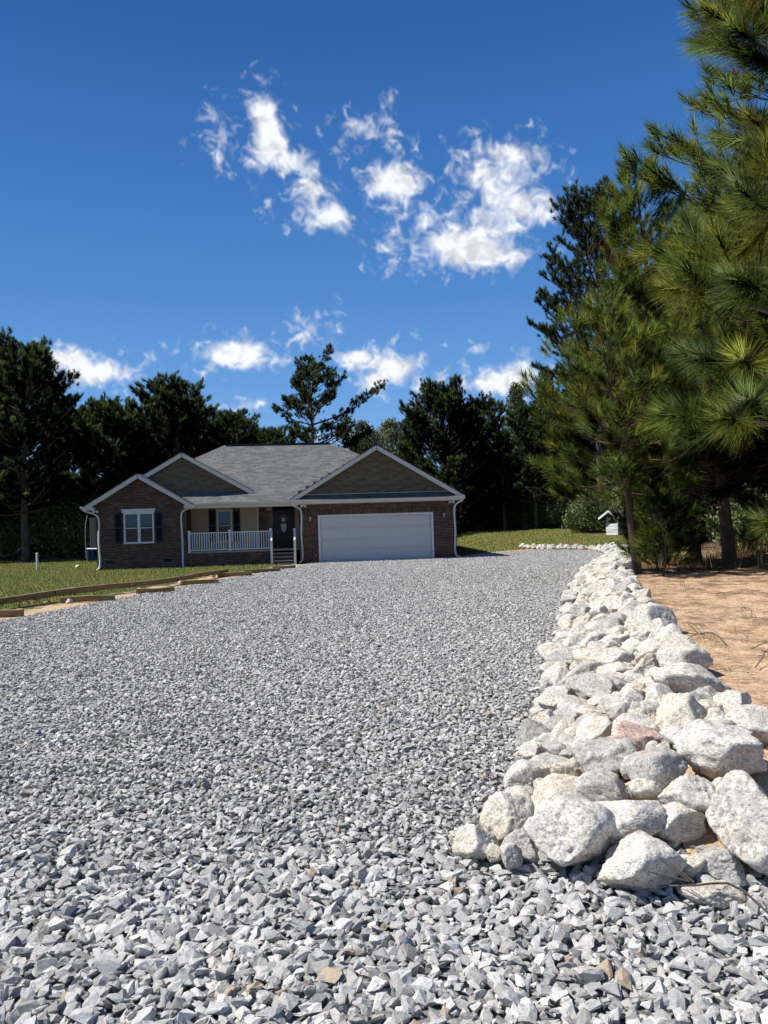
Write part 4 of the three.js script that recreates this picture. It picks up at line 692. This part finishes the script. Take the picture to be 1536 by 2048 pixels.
// ---------------------------------------------------------------- grass
{
  const r = mulberry(909);
  const blade = (n, h, w, seed) => { const q = mulberry(seed), pos = [], nor = []; for (let k = 0; k < n; k++) { const a = R(0, 6.28, q), x = R(-.07, .07, q), z = R(-.07, .07, q), L = h * R(.6, 1.15, q), s = V(-Math.sin(a), 0, Math.cos(a)), lean = R(.1, .6, q); const p = [V(x, 0, z).addScaledVector(s, w), V(x, 0, z).addScaledVector(s, -w), V(x + Math.cos(a) * L * lean, L, z + Math.sin(a) * L * lean)]; for (const v of p) { pos.push(v.x, v.y, v.z); nor.push(Math.cos(a) * .5, .85, Math.sin(a) * .5); } } const g = new THREE.BufferGeometry(); g.setAttribute('position', new THREE.Float32BufferAttribute(pos, 3)); g.setAttribute('normal', new THREE.Float32BufferAttribute(nor, 3)); return g; };
  function field(name, label, geo, mat, poly, bounds, density, tint, s0, s1) {
    const [x0, x1, d0, d1] = bounds, m = [], c = []; const N = (x1 - x0) * (d1 - d0) * density;
    for (let k = 0; k < N; k++) { const x = R(x0, x1, r), d = R(d0, d1, r); if (!inside(poly, x, d) || Math.abs(x) > .52 * d + 2) continue; const t = tint(x, d); if (!t) continue; const s = R(s0, s1, r); dummy.position.set(x, land(x, d) - .008, -d); dummy.rotation.set(0, R(0, 6.28, r), 0); dummy.scale.set(s, s * R(.7, 1.3, r), s); dummy.updateMatrix(); m.push(...dummy.matrix.elements); const q = R(.8, 1.25, r); c.push(t[0] * q, t[1] * q, t[2] * q); }
    const im = new THREE.InstancedMesh(geo, mat, m.length / 16); im.instanceMatrix.array.set(m); im.instanceColor = new THREE.InstancedBufferAttribute(new Float32Array(c), 3); stuff(im, name, label, 'grass');
  }
  const mix = (a, b, t) => a.map((v, i) => lerp(v, b[i], t)), green = [.150, .205, .038], olive = [.195, .205, .042], brown = [.25, .185, .06];
  const lawn = [[-9.6, 13], [-8.9, 15.5], [-8.2, 18.7], [-7.5, 21.7], [-6.8, 25.6], [-6.4, 28.5], [-5.2, 31.4], [-4.8, 35.2], [-13.2, 34.9], [-14.2, 46], [-16, 49], [-32, 46.5], [-40, 30], [-30, 13]];
  field('lawn_grass', 'short green and olive lawn grass between the timbers and the house', blade(14, .085, .006, 1), M.grass, lawn, [-30, -4, 13, 49], 62, (x, d) => { if (fbm2(x * 1.3, d * 1.3) > .34 && d > 26) return null; return mix(green, mix(olive, brown, .5), sstep(-.25, .4, fbm2(x * .22 + 4, d * .4))); }, .7, 1.2);
  const fld = [[4.6, 39.6], [6, 41.2], [8.2, 42.2], [10.8, 40.8], [11, 34], [14, 36], [18, 46], [17, 60], [8, 66], [2, 62], [2, 45]];
  field('field_grass', 'sunlit grass of the field beyond the driveway, olive with rusty patches', blade(14, .075, .010, 2), M.grass, fld, [2, 18, 34, 66], 46, (x, d) => mix(mix(green, olive, .5), brown, sstep(-.1, .35, fbm2(x * .2, d * .3 + 3) * 1.0 + .12 * sstep(50, 43, d)) * .8), .7, 1.2);
  // tall dry stalks and pine straw at the foot of the trees
  const edge = [[6, 18.3], [7.2, 16.6], [9, 15], [12, 13], [16, 12], [16, 24], [8, 25], [6.4, 21]];
  field('dry_grass', 'dry straw-coloured stalks under the pines behind the sand bank', blade(9, .42, .005, 3), M.straw, edge, [5, 16, 12, 25], 9, (x, d) => mix([.30, .20, .09], [.20, .20, .06], r()), .5, 1.5);
  const sand = [[1.2, 4.2], [2.3, 4.0], [3, 3.4], [6, 4], [9, 9], [11, 14], [8.8, 18.4], [6.2, 19.6], [5.0, 16], [3.6, 10.5], [2.6, 7]];
  field('sparse_weeds', 'a few thin green weeds growing out of the sand bank', blade(12, .14, .003, 4), M.straw, sand, [1, 11, 3, 20], .5, () => [.20, .22, .09], .5, 1.2);
  // pine straw and twigs lying on the sand
  const nd = (L, w, seed, n) => { const q = mulberry(seed), l = []; for (let k = 0; k < n; k++) { const a = R(0, 3.14, q), x = R(-.12, .12, q), z = R(-.12, .12, q), c = V(Math.cos(a), R(-.05, .12, q), Math.sin(a)).multiplyScalar(L / 2 * R(.6, 1.1, q)); l.push(tube([V(x, .006, z).sub(c), V(x + R(-.02, .02, q), .012, z), V(x, .006, z).add(c)], w, w * .7, 3, 3)); } return mergeGeometries(l); };
  const scatter = (name, label, cat, geo, poly, b, dens, cols, s0, s1) => { const m = [], c = []; for (let k = 0; k < (b[1] - b[0]) * (b[3] - b[2]) * dens; k++) { const x = R(b[0], b[1], r), d = R(b[2], b[3], r); if (!inside(poly, x, d)) continue; if (fbm2(x * 1.1 + 5, d * 1.1) < R(-.5, .25, r)) continue; const s = R(s0, s1, r); dummy.position.set(x, land(x, d) + .012, -d); dummy.rotation.set(R(-.08, .08, r), R(0, 6.28, r), R(-.08, .08, r)); dummy.scale.setScalar(s); dummy.updateMatrix(); m.push(...dummy.matrix.elements); const q = R(.7, 1.25, r), t = cols[Math.floor(r() * cols.length)]; c.push(t[0] * q, t[1] * q, t[2] * q); } const im = new THREE.InstancedMesh(geo, M.straw, m.length / 16); im.instanceMatrix.array.set(m); im.instanceColor = new THREE.InstancedBufferAttribute(new Float32Array(c), 3); stuff(im, name, label, cat); };
  scatter('pine_straw', 'fallen brown pine needles strewn over the sand bank', 'pine straw', nd(.17, .0014, 5, 11), sand, [1, 11, 3, 20], 38, [[.30, .19, .11], [.36, .24, .15], [.22, .14, .09]], .6, 1.2);
  scatter('forest_litter', 'rusty pine straw carpet under the trees behind the sand', 'pine straw', nd(.22, .003, 6, 18), edge, [5, 16, 12, 25], 40, [[.24, .11, .045], [.20, .10, .05], [.30, .17, .08]], .8, 1.3);
  // twigs one can pick out
  const twigs = [[3.05, 6.3, .55, .9, 'curved dead twig arching over the sand beside the large smooth rock'], [2.75, 4.95, .5, .3, 'thin dead twig lying on the sand at the frame edge'], [2.5, 6.1, .34, 2.3, 'short forked twig on the rocks by the sand'], [1.25, 3.06, .42, 2.6, 'thin stick lying on the gravel in front of the rocks'], [3.6, 7.2, .6, .2, 'long dead twig on the open sand'], [4.4, 9.5, .5, 1.4, 'dark twig further up the sand bank']];
  for (const [x, d, L, a, label] of twigs) { const q = mulberry(Math.round(x * 100)), l = [tube([V(-L / 2, .02, 0), V(-L / 6, .10, .03), V(L / 6, .09, -.03), V(L / 2, .03, .04)], .006, .003, 8, 5)]; for (let k = 0; k < 3; k++) { const s = R(-.25, .3, q) * L; l.push(tube([V(s, .09, 0), V(s + R(.05, .15, q), R(.06, .2, q), R(-.12, .12, q))], .004, .002, 2, 4)); } const m = new THREE.Mesh(mergeGeometries(l), M.barkGrey); m.position.set(x, land(x, d) + (d < 3.2 ? .05 : x < 2.52 ? .22 : .0), -d); m.rotation.y = a; thing(m, 'twig', label, 'twig', 'twigs by the border'); }
}

{
  const r = mulberry(515), near = ['between the two darkest pine trunks', 'in front of the dark-trunked pine', 'at the frame edge under the pines', 'beside the pine with bare grey twigs', 'just past the thick grey pine base', 'tallest of the bare stems at the frame edge', 'leaning across another stem under the pines'];
  [[8.0, 18.2, 1.5], [8.45, 17.5, 1.9], [8.75, 17.2, 1.7], [8.9, 17.9, 1.4], [7.3, 18.4, 1.1], [8.6, 16.9, 2.2], [8.3, 17.0, 1.3]].forEach(([x, d, H], i) => { const l = [tube([V(0, 0, 0), V(R(-.1, .1, r), H * .5, 0), V(R(-.3, .3, r), H, R(-.2, .2, r))], .013, .004, 8, 5)]; for (let k = 0; k < 4; k++) { const y = R(.4, .9, r) * H; l.push(tube([V(0, y, 0), V(R(-.3, .3, r), y + R(.1, .3, r), R(-.2, .2, r))], .005, .002, 2, 4)); } const m = new THREE.Mesh(mergeGeometries(l), M.barkGrey); m.position.set(x, land(x, d) - .03, -d); thing(m, 'bare_sapling', 'thin bare pale stem ' + near[i], 'sapling', 'bare stems under the pines'); });
}

// ---------------------------------------------------------------- timbers along the lawn edge
{
  const T = [ // x, distance, height of each end's underside, then the label
    [-10.0, 15.25, 0, -7.34, 15.62, 0, 'square timber end at the gravel, lowest and nearest of the timbers', 0],
    [-9.1, 14.7, .14, -7.95, 19.8, .15, 'long timber slanting up from the nearest timber, warped along its top', 1],
    [-9.7, 16.6, 0, -8.74, 19.98, .0, 'reddish weathered timber lying in the grass behind the long slanting one', 1],
    [-7.75, 18.42, 0, -6.55, 18.66, 0, 'short square timber with a bright cut top, second from the near end', 0],
    [-8.1, 18.9, .14, -6.76, 21.7, .13, 'long timber laid from the second short timber towards the house', 1],
    [-8.95, 20.2, 0, -8.2, 21.9, 0, 'thin weathered timber lying in the grass behind the middle joint', 1],
    [-6.66, 20.6, 0, -5.72, 20.9, 0, 'short square timber jutting to the gravel, third from the near end', 0],
    [-7.0, 21.1, .14, -6.15, 24.6, .12, 'long timber between the third and fourth short timbers', 1],
    [-6.15, 23.4, 0, -5.1, 23.56, 0, 'short square timber jutting to the gravel, fourth from the near end', 0],
    [-6.4, 23.8, .14, -5.65, 27.5, .12, 'long timber sloping up beyond the fourth short timber', 1],
    [-5.85, 26.9, 0, -4.7, 27.18, 0, 'timber set straight along the gravel before the steps', 0],
    [-5.3, 28.7, 0, -4.04, 29.5, 0, 'timber with a pale end nearer the house', 1],
    [-4.55, 31.0, 0, -3.69, 31.5, 0, 'last timber of the line, next to the brick steps', 0],
  ];
  for (const [x0, d0, h0, x1, d1, h1, label, mat] of T) {
    const a = V(x0, land(x0, d0) + h0 + .075, -d0), b = V(x1, land(x1, d1) + h1 + .075, -d1), L = a.distanceTo(b), s = new THREE.Shape(); const w = .07, c = .008;
    s.moveTo(-w + c, -w); s.lineTo(w - c, -w); s.lineTo(w, -w + c); s.lineTo(w, w - c); s.lineTo(w - c, w); s.lineTo(-w + c, w); s.lineTo(-w, w - c); s.lineTo(-w, -w + c);
    const g = new THREE.ExtrudeGeometry(s, { depth: L, steps: 12, bevelEnabled: false }), p = g.attributes.position, ph = x0 * 3;
    for (let i = 0; i < p.count; i++) { const t = p.getZ(i) / L; p.setY(i, p.getY(i) + .02 * Math.sin(t * Math.PI) * Math.sin(ph)); p.setX(i, p.getX(i) + .03 * Math.sin(t * Math.PI) * Math.cos(ph)); }
    const gg = clean(g); gg.computeVertexNormals();
    const m = new THREE.Mesh(gg, mat ? M.timberGrey : M.timber); m.position.copy(a); m.lookAt(b); thing(m, 'landscape_timber', label, 'timber', 'timbers along the lawn edge');
  }
  const S = [[-7.5, 18.3, .07, 'white stone under the second short timber'], [-6.75, 21.15, .07, 'white stone beside the third short timber'], [-6.2, 23.3, .08, 'round white stone at the end of the fourth short timber'], [-5.95, 26.7, .08, 'round white stone by the timber set straight along the gravel'], [-8.0, 18.2, .05, 'small white stone in the grass before the second short timber']];
  S.forEach(([x, d, s, label], i) => { const m = new THREE.Mesh(rockShape(1200 + i, 5, true), M.rockCream); m.position.set(x, land(x, d) + s * .8, -d); m.scale.set(s * 1.2, s, s); thing(m, 'white_stone', label, 'stone', 'white stones by the timbers'); });
}

// ---------------------------------------------------------------- small things on the lawn
{
  const st = new THREE.Mesh(mergeGeometries([new THREE.CylinderGeometry(.055, .055, .82, 16).translate(0, .38, 0), new THREE.SphereGeometry(.055, 16, 6, 0, 6.284, 0, 1.571).scale(1, .4, 1).translate(0, .79, 0)].map(clean)), M.plastic); st.position.set(-16.6, land(-16.6, 36.9), -36.9); thing(st, 'pipe_stake', 'white plastic pipe standing upright in the lawn', 'stake');
  const ball = new THREE.Mesh(new THREE.SphereGeometry(.12, 24, 16), M.ball); ball.position.set(-14.55, land(-14.55, 36.6) + .10, -36.6); thing(ball, 'ball', 'yellow-green ball lying on the lawn near the house corner', 'ball');
  // trampoline behind the wing
  const t = new THREE.Group(), TR = 1.75; t.position.set(-14.7, land(-14.7, 43), -43);
  part(t, 'mat', new THREE.CylinderGeometry(TR * .86, TR * .86, .015, 40).translate(0, .80, 0), M.dark);
  part(t, 'spring_cover', new THREE.TorusGeometry(TR * .93, .13, 8, 48).rotateX(Math.PI / 2).scale(1, .22, 1).translate(0, .82, 0), M.blue);
  part(t, 'frame', new THREE.TorusGeometry(TR, .03, 8, 48).rotateX(Math.PI / 2).translate(0, .80, 0), M.plastic);
  part(t, 'safety_net', new THREE.CylinderGeometry(TR * .9, TR * .9, 1.65, 40, 1, true).translate(0, 1.66, 0), M.netting);
  for (let k = 0; k < 6; k++) { const a = k / 6 * 6.283 + .5, x = Math.cos(a) * TR, z = Math.sin(a) * TR, x2 = Math.cos(a) * TR * 1.04, z2 = Math.sin(a) * TR * 1.04; part(t, 'net_pole', tube([V(x2, .3, z2), V(x2, 1.9, z2), V(x2 * .97, 2.3, z2 * .97), V(x2 * .93, 2.62, z2 * .93)], .024, .024, 10, 8), M.metal); part(t, 'leg', tube([V(x, .80, z), V(x, .04, z), V(x * .97, .03, z * .97)], .026, .026, 6, 8), M.metal); }
  for (const a of [2.6, 2.9, 3.2]) part(t, 'leg_pad', box(-.09, .09, .05, .76, -.03, .03).translate(Math.cos(a) * TR, 0, -Math.sin(a) * TR), M.blue);
  thing(t, 'trampoline', 'round trampoline with a dark safety net showing past the brick wing corner', 'trampoline');
  // hammock under the dark pines
  const h = new THREE.Group(), hx = -22.6, hd = 46.2; h.position.set(hx, land(hx, hd), -hd);
  const cloth = []; const P = (u, v) => V(u * 1.0, .55 + .55 * u * u + .10 * v * v, v * .35 * (1 - .8 * u * u * u * u)); const hp = [], hi = []; for (let i = 0; i <= 20; i++) for (let j = 0; j <= 6; j++) { const q = P(i / 10 - 1, j / 3 - 1); hp.push(q.x, q.y, q.z); if (i < 20 && j < 6) { const a = i * 7 + j; hi.push(a, a + 1, a + 7, a + 1, a + 8, a + 7); } }
  const hg = new THREE.BufferGeometry(); hg.setAttribute('position', new THREE.Float32BufferAttribute(hp, 3)); hg.setIndex(hi); hg.computeVertexNormals(); part(h, 'net', hg, std(rgb(.14, .14, .13), .9)); h.scale.setScalar(.62);
  for (const s of [-1, 1]) part(h, 'rope', tube([V(s, 1.1, 0), V(s * 1.5, 1.5, -.1)], .015, .015, 1, 6), M.plastic);
  thing(h, 'hammock', 'pale rope hammock sagging under the dark pines beyond the white stake', 'hammock');
  // the little white shelter across the field
  const w = new THREE.Group(); w.position.set(14.9, land(14.9, 49.7) - .02, -49.7); w.rotation.y = -.95;
  for (let k = 0; k < 4; k++) part(w, 'board', [box(-.46, .46, .02 + k * .19, .19 + k * .19, .44, .47), box(-.46, .46, .02 + k * .19, .19 + k * .19, -.47, -.44), box(.44, .47, .02 + k * .19, .19 + k * .19, -.43, .43), box(-.47, -.44, .02 + k * .19, .19 + k * .19, -.43, .43)], M.white);
  for (const x of [-.38, .38]) for (const z of [-.38, .38]) part(w, 'post', box(x - .04, x + .04, 0, 1.2, z - .04, z + .04), M.white);
  const roofw = part(w, 'roof', [bar([0, 1.60, 0], [-.78, 1.12, 0], 1.5, .05), bar([0, 1.60, 0], [.78, 1.12, 0], 1.5, .05)], M.shingle);
  for (const s of [-1, 1]) for (const z of [-.77, .77]) part(roofw, 'rake_board', [bar([0, 1.57, z], [s * .80, 1.08, z], .04, .13)], M.white);
  thing(w, 'wellhouse', 'little white board wellhouse with a gabled roof at the far wood edge', 'wellhouse');
}

renderer.render(scene, camera);
